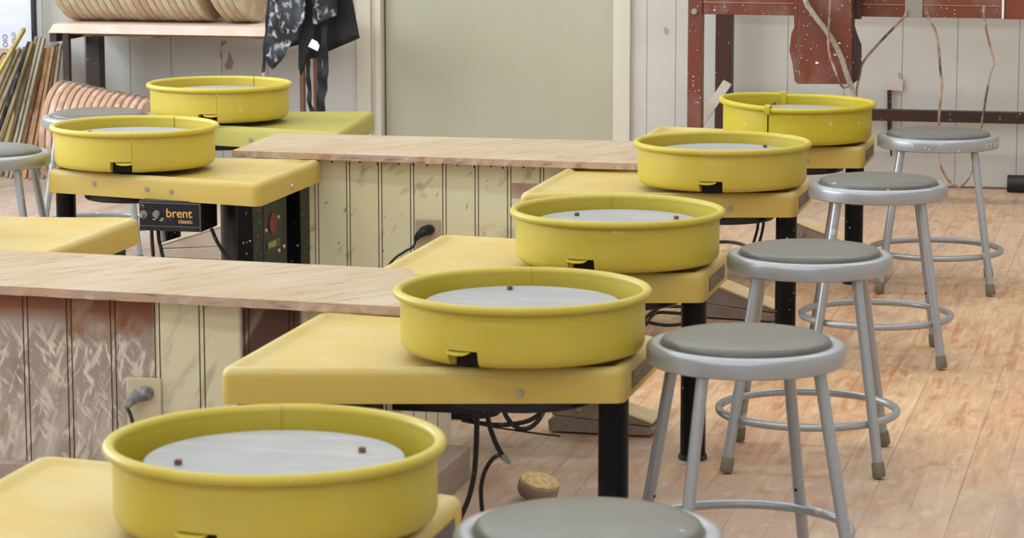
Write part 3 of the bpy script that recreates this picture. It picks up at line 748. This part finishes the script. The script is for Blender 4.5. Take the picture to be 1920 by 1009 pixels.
# ------------------------------------------------------------------ foot pedals, cables, floor things
def pedal(label, loc, rz, s=1.0, M_pedal=None, M_tread=None):
    M_pedal = M_pedal or globals()['M_pedal']; M_tread = M_tread or globals()['M_tread']
    t = thing('foot_pedal', label, 'foot pedal', loc, rz, 'foot pedals')
    bm = nb()
    rings(bm, [[(x*s, y, z*s) for x, z in ((-.12, .004), (.11, .004), (.12, .010), (.12, .022), (-.10, .040), (-.122, .030))] for y in (-.055, .055)])
    link('pedal_base', bm, M_pedal, t, bevel=.002)
    bm = nb()
    rings(bm, [[(x*s, y, z*s) for x, z in ((-.115, .0405), (-.108, .082), (-.075, .092), (.115, .030), (.115, .024))] for y in (-.05, .05)])
    h = link('pedal_housing', bm, M_pedal, t, bevel=.003)
    bm = nb()
    rings(bm, [[(x*s, y, z*s) for x, z in ((-.078, .093), (.118, .0295), (.12, .034), (-.074, .099))] for y in (-.053, .053)])
    link('tread', bm, M_tread, t, bevel=.002)
    bm = nb(); cyl(bm, (-.05*s, -.050, .058*s), (-.05*s, -.056, .058*s), .006, 12); link('pivot_bolt', bm, M_screw, h)
    return t
pedal('clay-coated foot pedal on the floor seen under the second nearest wheel', (-1.262, 6.25, 0), 0)
pedal('tan-topped foot pedal on the floor between the third wheel and the third stool', (-1.21, 7.80, 0), math.radians(-8), 1.15)
pedal('brown foot pedal on the floor under the fourth wheel, mostly hidden', (-1.13, 9.10, 0), math.radians(-10))
pedal('dusty foot pedal on the floor right of the hanging black control box', tuple(atz(392, 484, 0)), math.radians(176), 1.3, mat('pale_clay_coated_metal', '#B5A594', .7), mat('pale_clay_coated_tread', '#D3C4B0', .7))
# lever bar near the pedal on the left
def cable(label, pts, r=.0055, m=None, k=8, group=None, cat='cable', name='cable'):
    o = tubeo(name, pts, r, m or M_rubber, k=k); return tag(o, label, cat, group)
c1 = cable('black cable hanging straight down under the second nearest wheel', [at(893, 757, 5.10), at(894, 800, 5.1), at(890, 880, 5.1), at(880, 930, 5.1), at(866, 965, 5.12), at(852, 1000, 5.2)], .0052)
c2 = cable('short black cable under the second nearest wheel ending in a pale connector', [at(911, 757, 5.12), at(917, 795, 5.12), at(930, 832, 5.12), at(944, 857, 5.12), at(953, 867, 5.12)], .005)
bm = nb(); tube(bm, [at(944, 852, 5.117), at(950, 862, 5.117), at(957, 869, 5.117)], [.005, .0065, .004], 10); link('connector', bm, M_conduit, c2)
cable('black cable curving down from the pale connector to the floor', [at(937, 853, 5.13), at(924, 860, 5.14), at(909, 884, 5.16), at(902, 915, 5.18), at(903, 945, 5.2), at(905, 965, 5.2)], .0045)
cable('black power cord loop lying behind the second nearest wheel', [at(862, 783, 6.02), at(895, 793, 6.0), at(940, 797, 5.98), at(985, 791, 6.0), at(1010, 778, 6.02), at(1022, 766, 6.05), at(1030, 752, 6.08)], .0052)
cable('grey-black cord sagging in a U under the second nearest wheel', [at(938, 752, 6.0), at(950, 782, 5.98), at(968, 801, 5.97), at(988, 804, 5.97), at(1008, 790, 5.98), at(1026, 760, 6.0)], .0052, M_plug if False else M_rubber)
cable('thin cord lying on the floor from the partition towards the pedal', [at(866, 790, 6.05), at(920, 800, 6.02), at(1000, 812, 5.98), at(1050, 818, 5.97)], .002)
for i, P in enumerate([[(1208, 576), (1240, 574), (1276, 575), (1300, 572)], [(1208, 598), (1222, 586), (1240, 575), (1250, 568)], [(1210, 610), (1228, 588), (1262, 587), (1290, 590)], [(1205, 600), (1222, 606), (1250, 610), (1290, 607)]]):
    y = 7.35+.02*i
    cable(('straight upper strand', 'diagonal strand', 'middle looped strand', 'lowest strand')[i]+' of black cord on the floor under the third wheel', [at(u, v, y) for u, v in P], .0045)
cable('dark cord on the floor under the fourth wheel left of its pedal', [atz(1330, 455, .006), atz(1360, 453, .006), atz(1385, 456, .006), atz(1400, 462, .006)], .005)
for i, P in enumerate([[(1423, 405), (1420, 430), (1413, 455)], [(1433, 405), (1430, 430), (1424, 455)]]):
    cable(('left', 'right')[i]+' one of two black cables hanging behind the fourth wheel', [at(u, v, 8.6) for u, v in P], .0045)
for i, P in enumerate([[(284, 425), (285, 450), (287, 476), (290, 520)], [(296, 425), (298, 450), (304, 476), (312, 520)], [(396, 428), (408, 455), (424, 480), (440, 500)]]):
    cable(('left of two cables', 'right of two cables', 'grey cable slanting')[i]+' hanging from the black control box'+('', '', ' towards the wheel leg')[i], [at(u, v, 7.31+.01*i) for u, v in P], .0052)
bm = nb(); lathe(bm, [(.038, 0), (.042, .008), (.042, .024), (.040, .028), (.03, .03)], 40)
br = link('bristle_block', bm, M_pedal); bm = nb(); lathe(bm, [(.040, .028), (.039, .034), (.03, .037), (.01, .038)], 40); link('fibre_top', bm, M_brushtop, br)
p = atz(1006, 921, .02); br.location = (p.x, p.y, .012); br.rotation_euler = (math.radians(8), math.radians(14), 0)
tag(br, 'round tan fibre-topped block lying on the floor behind the nearest stool', 'brush')

# ------------------------------------------------------------------ left background: shelf rack with plaster discs
sf = thing('shelf_rack', 'pink dusted shelf on dark posts against the back wall, left of the door', 'shelf', (-3.75, 10.45, 0))
def loc_(t, p): return Vector(p)-Vector(t.location)
SZ = .600
fy = 10.30; sx0 = at(92, 57, fy).x
bm = nb()
box(bm, sx0+3.77, -3.20+3.75, fy-10.45, 10.72-10.45, SZ-.006, SZ)
link('shelf_top', bm, M_pink, sf, bevel=.001)
xt = at(100, 40, fy).x+3.75
bm = nb(); rings(bm, [[(sx0+3.75-.0, fy-.012-10.45, SZ-.034), (xt, fy-.001-10.45, SZ-.001), (xt, fy+.012-10.45, SZ-.006), (sx0+3.75, fy+.004-10.45, SZ-.034)], [(.55, fy-.012-10.45, SZ-.034), (.55, fy-.001-10.45, SZ-.001), (.55, fy+.012-10.45, SZ-.006), (.55, fy+.004-10.45, SZ-.034)]])
link('front_board', bm, M_pink, sf, smooth=False)
bm = nb(); n = 60; rn = random.Random(5); up = []; lo = []
for i in range(n+1):
    x = -4.19+(.98)*i/n; up.append((x+3.75, SZ-.0065)); lo.append((x+3.75, SZ-.044-.012*noise.noise(Vector((x*5, 1, 0)))-rn.uniform(0, .003)-(0 if i > 3 else -.006)))
rings(bm, [[(x, yy, z) for x, z in up+lo[::-1]] for yy in (fy+.012-10.45, 10.70-10.45)])
link('shelf_underside', bm, M_raw, sf, smooth=False)
boxo('end_bearer', (sx0+3.75, sx0+3.75+.03, fy+.002-10.45, 10.70-10.45, SZ-.070, SZ-.036), M_brown, sf)
for u0, u1, y in ((117.5, 129.5, 10.30), (161, 187, 10.55), (561, 570, 10.30), (587, 599, 10.55)):
    x0, x1 = at(u0, 120, y).x, at(u1, 120, y).x
    boxo('post', (x0+3.75, x1+3.75, y-10.45, y-10.45+(x1-x0), 0, SZ-.02), M_brown if u0 < 300 else M_wood_post, sf)
ORD = ['first', 'second', 'third', 'fourth', 'fifth', 'sixth', 'seventh', 'eighth', 'ninth', 'tenth', 'eleventh', 'twelfth', 'thirteenth', 'fourteenth', 'fifteenth', 'sixteenth', 'seventeenth', 'eighteenth', 'nineteenth', 'twentieth', 'twenty-first', 'twenty-second', 'twenty-third', 'twenty-fourth', 'twenty-fifth', 'twenty-sixth', 'twenty-seventh']
def disc_mesh(R, th, seed, m, name='plaster_bat'):
    bm = nb(); n = 64; rs = []
    for q, (rr, x) in enumerate(((R-.0015, -th/2), (R, -th/2+.0015), (R+.0005, 0), (R, th/2-.0015), (R-.0015, th/2))):
        rs.append([(x+.0012*noise.noise(Vector((i*.6, seed*3, q))), (rr+.0025*noise.noise(Vector((i*.35, seed, q*.4))))*math.cos(2*PI*i/n), (rr+.0025*noise.noise(Vector((i*.35, seed, q*.4))))*math.sin(2*PI*i/n)) for i in range(n)])
    rings(bm, rs); return link(name, bm, m, angle=50)
xs = at(120, 38, fy+.20).x; th = .0240
R = .19
pro = []
for i in range(24):
    if i < 4: o = disc_mesh(R, th, i, M_bat); pro.append(o)
    else: o = pro[i % 4].copy(); COL.objects.link(o); o.scale = (1, 1-.004*(i % 5), 1-.004*(i % 5))
    k = i+(.0 if i < 20 else 1.0)
    o.location = (xs+.012+.0292*k, fy+.20, SZ+.0015+R*math.cos(.26)+th/2*math.sin(.26)); o.rotation_euler = (0, -.26 if i < 20 else -.34, 0)
    if i >= 20: o.location.z = SZ+.0015+R*math.cos(.34)+th/2*math.sin(.34); o.location.x += .02*1
    tag(o, '%s cream plaster disc from the left in the row leaning on the pink shelf' % ORD[i], 'plaster disc', 'plaster discs on the shelf')
pro = []
x0 = at(114, 150, 10.04).x
for i in range(14):
    R2 = .202-.0022*i
    o = disc_mesh(R2, .0215, 40+i, M_bat_pink)
    bm = nb(); rs = []
    for j in range(20):
        a_ = PI*.30+PI*.24*j/19; r_ = R2+.0015+.005*abs(noise.noise(Vector((j*.5, i*2., 3)))); rs.append([(xx, rr*math.cos(a_), rr*math.sin(a_)) for xx, rr in ((-.010, R2-.006), (.010, R2-.006), (.010, r_), (-.010, r_))])
    rings(bm, rs); link('clay_crust', bm, M_crust, o)
    x = x0+.0255*i+(.006*(i-8) if i > 8 else 0)
    o.location = (x, 10.04, R2+.001); o.rotation_euler = (0, .03 if i < 9 else -.02*(i-8), 0)
    o.location.z = R2*math.cos(o.rotation_euler[1])+.011*abs(math.sin(o.rotation_euler[1]))+.001
    tag(o, '%s pink plaster disc from the left standing on the floor under the shelf' % ORD[i], 'plaster disc', 'pink plaster discs under the shelf')

# slats leaning at the far left
SL = [((45, 55), (0, 133), '#D2B866', 'bright yellow wooden slat sticking up highest, leftmost of the bundle', 8),
      ((27, 96), (0, 158), '#8F8465', None, 7), ((37, 92), (0, 178), '#97875F', None, 7.5), ((47, 90), (0, 205), '#9C8F75', None, 8),
      ((55, 80), (0, 237), '#3A3E48', 'dark blue-black clay-streaked slat in the leaning bundle', 7), ((61, 80), (5, 258), '#9A855B', None, 7.5),
      ((69, 70), (20, 262), '#94845F', None, 8), ((76, 70), (30, 262), '#A39880', None, 7), ((83, 72), (38, 262), '#A8A08C', None, 7),
      ((86, 92), (47, 262), '#A06A3C', None, 7), ((93, 90), (60, 262), '#B98A5C', None, 10), ((101, 88), (70, 262), '#A58460', None, 8), ((107, 86), (79, 262), '#9C8260', None, 7), ((114, 84), (90, 262), '#9B8A6E', None, 7)]
for i, (t0, b0, c, lab, wpx) in enumerate(SL):
    yt = 10.70-.024*(i % 3)-(.09 if i == 1 else 0); yb = yt-.28
    T = at(t0[0], t0[1], yt); B = at(b0[0], b0[1], yt-.28)
    d = (T-B).normalized(); B2 = T+d*(-(T.z-.004)/d.z)
    th_ = wpx/500*.5*.82; bm = nb()
    side = Vector((1, 0, 0)); side = (side-d*side.dot(d)).normalized(); dep = d.cross(side).normalized()*.009
    s2 = side*th_
    ring0 = [B2+s2*a_+dep*b for a_, b in ((-1, -1), (1, -1), (1, 1), (-1, 1))]
    ring0 = [p-d*((p.z-.002)/d.z) for p in ring0]
    ring1 = [T+s2*a_+dep*b for a_, b in ((-1, -1), (1, -1), (1, 1), (-1, 1))]
    base = (ring0[0]+ring0[2])/2
    rings(bm, [[p-base for p in ring0], [p-base for p in ring1]])
    m_ = mat('slat_wood', c, .7, layers=[dict(c='#5E4A36' if i != 4 else '#B9B6B0', s=(26, 26, 5), lo=.52, hi=.72, a=.6), dict(c='#C8B493', s=(20, 20, 9), lo=.6, hi=.75, a=.5)])
    o = link('wooden_slat', bm, m_, bevel=.001); o.location = base
    tag(o, lab or '%s wooden slat from the left in the leaning bundle by the shelf' % ORD[i], 'wooden slat', 'slats leaning against the wall')
bm = nb(); n = 24
rings(bm, [[(.012*math.cos(2*PI*j/n)*k*(1+.2*math.sin(3*j)), .014*math.sin(2*PI*j/n)*k, z) for j in range(n)] for k, z in ((.7, 0), (1.2, .004), (1.3, .010), (.8, .015))])
o = link('clay_lump', bm, M_crust); p = at(104, 87, 10.6); o.location = (p.x, p.y, p.z-.002); tag(o, 'small grey clay lump sitting on top of the leaning slats', 'clay lump')
boxo('floor_bin', (-4.47, -4.30, 10.60, 10.74, 0, .27), mat('blue_grey_plastic', '#6F7C9C', .5), bevel=.006)
tag(bpy.data.objects['floor_bin'], 'blue-grey bin against the wall behind the leaning slats', 'bin')

# poster and dark post at the top left
ps = at(-60, -40, 10.76); pe = at(58, 93, 10.76)
po = thing('poster', 'bluish-white sheet with grey lettering at the top left corner', 'poster', (pe.x, 10.772, pe.z))
boxo('sheet', (ps.x-pe.x-.3, 0, -.004, 0, 0, ps.z-pe.z+.35), M_poster, po, 0)
Rm = Matrix.Rotation(PI/2, 4, 'X')
for body, u, v, sz in (('OIO', 14, 89, .028), ('OLD', 29, 82, .022)):
    q = at(u, v, 10.766)-Vector(po.location)
    text('lettering', body, sz, M_ink, po, Matrix.Translation((q.x, -.0052, q.z)) @ Rm @ Matrix.Rotation(PI/2, 4, 'Z'), .0003)
a, b = at(60.5, 0, 10.74), at(69.5, 78, 10.74)
pp = boxo('upright_post', (a.x, b.x, 10.725, 10.745, 0, 1.5), M_navy); tag(pp, 'narrow dark navy upright between the poster and the shelf', 'post')
a, b = at(-30, 92, 10.73), at(26, 130, 10.73)
cc = boxo('cardboard_piece', (a.x, b.x, 10.72, 10.735, .0, a.z), M_card); tag(cc, 'tan cardboard panel standing below the poster', 'cardboard')
tag(tubeo('hook', [at(-4, 118, 10.70), at(1, 108, 10.70), at(6, 101, 10.70), at(11, 101, 10.70), at(13, 106, 10.70), at(12, 110, 10.70)], .0025, M_gap), 'curved black hook in front of the tan cardboard', 'hook')

# aprons --------------------------------------------------------------------
def cloth(name, poly, y, m, par, amp=.012, fold=14, th=.003, bend=0):
    """hanging cloth cut to an outline, with vertical folds and real thickness"""
    P = [at(u, v, y) for u, v in poly]; base = Vector(par.location)
    bm = nb(); vs = [bm.verts.new((p.x, 0, p.z)) for p in P]
    f = bm.faces.new(vs); bmesh.ops.triangulate(bm, faces=[f])
    for _ in range(4): bmesh.ops.subdivide_edges(bm, edges=[e for e in bm.edges if e.calc_length() > .022], cuts=1, use_grid_fill=False)
    bmesh.ops.triangulate(bm, faces=bm.faces)
    xm = sum(p.x for p in P)/len(P)
    for v in bm.verts:
        s = v.co.x*fold*2+noise.noise(v.co*3)*2
        v.co.y = y+amp*math.sin(s+v.co.z*5)+amp*.8*noise.noise(v.co*9)+bend*(v.co.x-xm)
        v.co -= base
    o = link(name, bm, m, par, angle=80)
    md = o.modifiers.new('thickness', 'SOLIDIFY'); md.thickness = th
    return o
def strap(name, pts, w_, m, par, y):
    P = [at(u, v, y) for u, v in pts]; base = Vector(par.location); P = spline(P, 8); bm = nb(); rs = []
    for i, p in enumerate(P):
        hw = w_/2*(1+.15*math.sin(i*.7)); yy = .005*math.sin(i*.5)
        rs.append([Vector((p.x-hw, p.y+yy-.001, p.z))-base, Vector((p.x+hw, p.y+yy-.001, p.z))-base, Vector((p.x+hw, p.y+yy+.001, p.z))-base, Vector((p.x-hw, p.y+yy+.001, p.z))-base])
    rings(bm, rs); return link(name, bm, m, par, angle=60)
top = at(560, -60, 10.13)
ap = thing('apron', 'black apron smeared with pale clay, front left of the two, hanging in a long point', 'apron', (top.x, 10.13, top.z))
cloth('apron_panel', [(511, -60), (573, -60), (572, 18), (569, 38), (556, 62), (541, 88), (528, 114), (512, 131), (504, 122), (497, 108), (500, 75), (505, 30)], 10.13, M_apron, ap, .006, 10)
strap('strap', [(507, -50), (503, 20), (499, 60), (496, 100), (493, 140), (492, 165)], .012, M_apron_clean, ap, 10.15)
ap2 = thing('apron', 'black apron hanging behind, wide at the right with a white paper tag', 'apron', (at(600, -60, 10.22).x, 10.22, at(600, -60, 10.22).z))
cloth('apron_panel', [(565, -60), (650, -60), (657, 0), (667, 38), (676, 71), (650, 82), (612, 98), (595, 108), (575, 112), (560, 84), (538, 90), (560, 40)], 10.24, M_apron_clean, ap2, .008, 9)
cloth('apron_flap', [(583, -60), (635, -60), (632, 28), (612, 37), (590, 47), (586, 44)], 10.16, M_apron, ap2, .004, 14)
cloth('apron_fold', [(568, -60), (588, -60), (590, 60), (585, 90), (577, 108), (570, 130), (565, 142), (560, 128), (560, 80), (563, 40)], 10.18, M_apron_clean, ap2, .004, 16)
strap('strap', [(576, 105), (578, 140), (580, 170), (581, 195), (586, 212)], .017, M_apron_clean, ap2, 10.24)
strap('strap', [(607, 30), (608, 80), (610, 120), (609, 150), (605, 180), (603, 215)], .024, M_apron_clean, ap2, 10.19)
strap('strap', [(597, 90), (600, 130), (600, 160), (598, 190), (596, 215)], .02, M_apron_clean, ap2, 10.21)
tg = [at(u, v, 10.145) for u, v in ((585, 73), (595, 78), (599, 86), (595.5, 96), (577.5, 87))]
bm = nb(); cen = Vector(ap2.location); rings(bm, [[p-cen for p in tg], [p-cen+Vector((0, .0012, 0)) for p in tg]]); link('paper_tag', bm, M_tagw, ap2, smooth=False)

# ------------------------------------------------------------------ right background: red-brown steel bench
bn = thing('steel_bench', 'red-brown paint-spattered steel bench frame against the right back wall', 'bench', (-1.0, 10.3, 0))
def bl(name, x0, x1, y0, y1, z0, z1, m, par=None, bev=.002):
    par = par or bn; l = par.location if par is bn else Vector((0, 0, 0))
    return boxo(name, (x0-bn.location.x, x1-bn.location.x, y0-bn.location.y, y1-bn.location.y, z0, z1), m, par, bev)
YB = 10.1
bl('leg', at(1290, 0, YB).x, at(1317, 0, YB).x, YB, YB+.05, 0, .86, M_rust)
zb = at(1600, 31, YB).z
bl('front_rail', at(1318, 0, YB).x, at(1882, 0, YB).x, YB+.004, YB+.05, zb, .86, M_rust)
bl('rail_seam', at(1318, 0, YB).x, at(1882, 0, YB).x, YB+.001, YB+.004, at(1600, 8.6, YB).z, at(1600, 7.6, YB).z, mat('pale_seam', '#B99C8E', .6))
bl('front_rail', at(1882, 0, YB).x+.001, .15, YB+.006, YB+.05, zb-.002, .86, mat('clean_red_oxide_paint', '#7E3B1E', .45, layers=[dict(c='#6A3420', s=8, lo=.4, hi=.7, a=.6)]))
bl('weld_bead', at(1879, 0, YB).x, at(1883, 0, YB).x, YB+.0, YB+.006, zb, .86, M_tagw, bev=.001)
bl('duct_tape', at(1697, 0, YB).x, at(1730, 0, YB).x, YB-.001, YB+.004, zb-.001, .86, M_tape, bev=.0008)
bl('back_rail', -1.70, .2, 10.665, 10.71, .80, .86, M_rust_dark)
for xa in (at(1341, 100, 10.66).x, .05):
    bl('leg', xa, xa+.062, 10.66, 10.72, 0, .86, M_rust_dark)
bl('stretcher', -1.70, .2, 10.655, 10.70, at(1750, 229, 10.655).z, at(1750, 208, 10.655).z, M_rust_dark)
bl('leg', .1, .15, YB, YB+.05, 0, .86, M_rust)
bm = nb(); a, b = at(1352, 172, 10.4), at(1318, 222, 10.3)
d = (b-a).normalized(); s_ = Vector((d.z, 0, -d.x)).normalized()*.017; cen = Vector(bn.location); a = a-d*.05; b = b+d*.12
rings(bm, [[a-s_-cen, a+s_-cen, a+s_-cen+Vector((0, .02, 0)), a-s_-cen+Vector((0, .02, 0))], [b-s_-cen, b+s_-cen, b+s_-cen+Vector((0, .02, 0)), b-s_-cen+Vector((0, .02, 0))]])
link('diagonal_brace', bm, mat('pale_brace', '#C9BDB0', .6), bn, bevel=.001)
bm = nb(); q = at(1302, 22, YB); cyl(bm, q-cen, q+Vector((0, -.010, 0))-cen, .012, 16, .009); link('bolt', bm, M_tape, bn)
bl('wall_shim', at(1664, 170, 10.3).x, at(1672, 170, 10.3).x, 10.42, 10.43, 0, .1, M_gap) if False else None
# hanging box
hb = thing('hanging_steel_box', 'dented red-brown steel box hanging from the bench, spattered with white', 'steel box', (at(1547, 157, 9.98).x, 9.98, at(1547, 157, 9.98).z))
def hp(pts, y): return [at(u, v, y)-Vector(hb.location) for u, v in pts]
bm = nb(); A = hp([(1497, 157.5), (1597, 158), (1597, -70), (1497, -70)], 9.98); rings(bm, [A, [p+Vector((0, .1, 0)) for p in A]])
link('box_body', bm, M_rust, hb, smooth=False, bevel=.0015)
bm = nb(); A = hp([(1496, 158), (1490, 152), (1486, 120), (1480, 95), (1484, 62), (1489, 52), (1488, -70), (1496, -70)], 9.985); rings(bm, [A, [p+Vector((0, .012, 0)) for p in A]])
link('side_flange', bm, M_rust, hb, smooth=False)
bm = nb(); A = hp([(1598, 158), (1609, 150), (1615, 120), (1615, 85), (1606, 62), (1601, 45), (1600, -70), (1598, -70)], 9.985); rings(bm, [A, [p+Vector((0, .012, 0)) for p in A]])
link('side_flange', bm, M_rust_dark, hb, smooth=False)
bm = nb(); A = hp([(1602, 36), (1614, 36), (1614, -40), (1602, -40)], 10.02); rings(bm, [A, [p+Vector((0, .03, 0)) for p in A]]); link('mounting_bracket', bm, M_rust_dark, hb, smooth=False)
for u, v, r in ((1532, 118, .005), (1574, 81, .0036), (1566, 103, .0038)):
    q = at(u, v, 9.979)-Vector(hb.location); bm = nb(); n = 14
    rings(bm, [[(q.x+r*k*math.cos(2*PI*j/n)*(1.3+.5*noise.noise(Vector((j, u, 0)))), q.y-dy_, q.z+r*k*math.sin(2*PI*j/n)*(.8+.4*noise.noise(Vector((j, 0, u))))) for j in range(n)] for k, dy_ in ((1, 0), (.8, .002))])
    link('clay_splat', bm, M_tagw, hb)
# ribbed conduit and cords
P = spline([at(u, v, 9.955) for u, v in ((1500, -60), (1510, 0), (1528, 30), (1548, 56), (1565, 82), (1578, 110), (1588, 140), (1598, 168), (1606, 200))], 60)
rr = [.0092+.0014*math.sin(i*1.25) for i in range(len(P))]
bm = nb(); tube(bm, P, rr, 12); tag(link('ribbed_conduit', bm, M_conduit, angle=80), 'pale ribbed flexible conduit running across the hanging steel box', 'conduit')
cable('brown cord with a crook at its end hanging over the steel box', [at(u, v, 9.935) for u, v in ((1559, -60), (1557, 0), (1555, 40), (1553, 75), (1556, 105), (1565, 130), (1573, 152), (1580, 163), (1588, 163), (1593, 158))], .0042, M_cord, cat='cord', name='cord')
cable('brown cord slanting from the taped rail down behind the steel box', [at(u, v, 10.09) for u, v in ((1700, 20), (1694, 33), (1668, 60), (1640, 90), (1618, 118), (1611, 145), (1606, 172), (1603, 205))], .0045, M_cord, cat='cord', name='cord')
cable('long dusty cord hanging from the bench rail in a U that reaches the floor', [at(u, v, 10.08) for u, v in ((1738, 18), (1742, 34), (1754, 58), (1760, 90), (1763, 130), (1766, 160), (1762, 200), (1760, 240), (1758, 280), (1763, 310), (1776, 335), (1794, 350), (1810, 342), (1824, 315), (1834, 270), (1841, 230), (1849, 180), (1856, 140), (1863, 118), (1857, 90), (1850, 60), (1845, 30), (1845, 10))], .0044, M_cord, cat='cord', name='cord')
# wall patch with a dark strip hanging out
wp = thing('wall_patch', 'chipped pale patch on the back wall with a dark strip hanging from it', 'wall patch', (at(1676, 170, WY).x, WY-.002, at(1676, 170, WY).z))
bm = nb(); A = [at(u, v, WY-.002)-Vector(wp.location) for u, v in ((1663, 168), (1692, 171), (1694, 150), (1687, 147), (1684, 135), (1664, 132))]
rings(bm, [A, [p-Vector((0, .010, 0)) for p in A]]); link('patch', bm, mat('pale_wood_patch', '#CDC0B2', .8, layers=[dict(c='#B39F8C', s=(60, 10, 10), lo=.5, hi=.7, a=.6)]), wp, smooth=False)
bm = nb(); A = [at(u, v, WY-.013)-Vector(wp.location) for u, v in ((1664, 169), (1672, 169), (1672, 230), (1673, 292), (1670, 293), (1667, 262), (1664, 240))]
rings(bm, [A, [p-Vector((0, .004, 0)) for p in A]]); link('hanging_strip', bm, mat('dark_brown_strip', '#3E2621', .8, layers=[dict(c='#8E7566', s=50, lo=.6, hi=.7, a=.7)]), wp, smooth=False)
# pipe end at the floor
bm = nb(); q0 = at(1889, 343, 10.70); cyl(bm, (q0.x, 10.70, .034), (q0.x+.5, 10.70, .034), .032, 32)
o = link('black_pipe', bm, mat('black_abs_pipe', '#1A1A1E', .5, layers=[dict(c='#4A4648', s=20, lo=.5, hi=.7, a=.5)])); tag(o, 'end of a black pipe lying on the floor against the back wall', 'pipe')
# stains and chips on the back wall
M_stain = mat('beige_wall_stain', '#AFA091', .8); M_stain2 = mat('brown_wall_stain', '#9C8A80', .8)
wb = bpy.data.objects['wall_back']
for pts, m_ in (([(1244, 52), (1249, 50), (1254, 55), (1255, 62), (1250, 66), (1245, 61)], M_stain),
                ([(429, 96), (432, 100), (438, 118), (434, 130), (424, 131), (421, 122), (427, 112)], M_stain2),
                ([(415, 78), (423, 76), (425, 80), (418, 86), (414, 84)], M_stain2), ([(412, 99), (415, 98), (416, 108), (413, 110)], M_stain2)):
    bm = nb(); A = [at(u, v, WY-.0006) for u, v in pts]; rings(bm, [A, [p+Vector((0, .0005, 0)) for p in A]]); struct(link('wall_stain', bm, m_, wb, smooth=False))
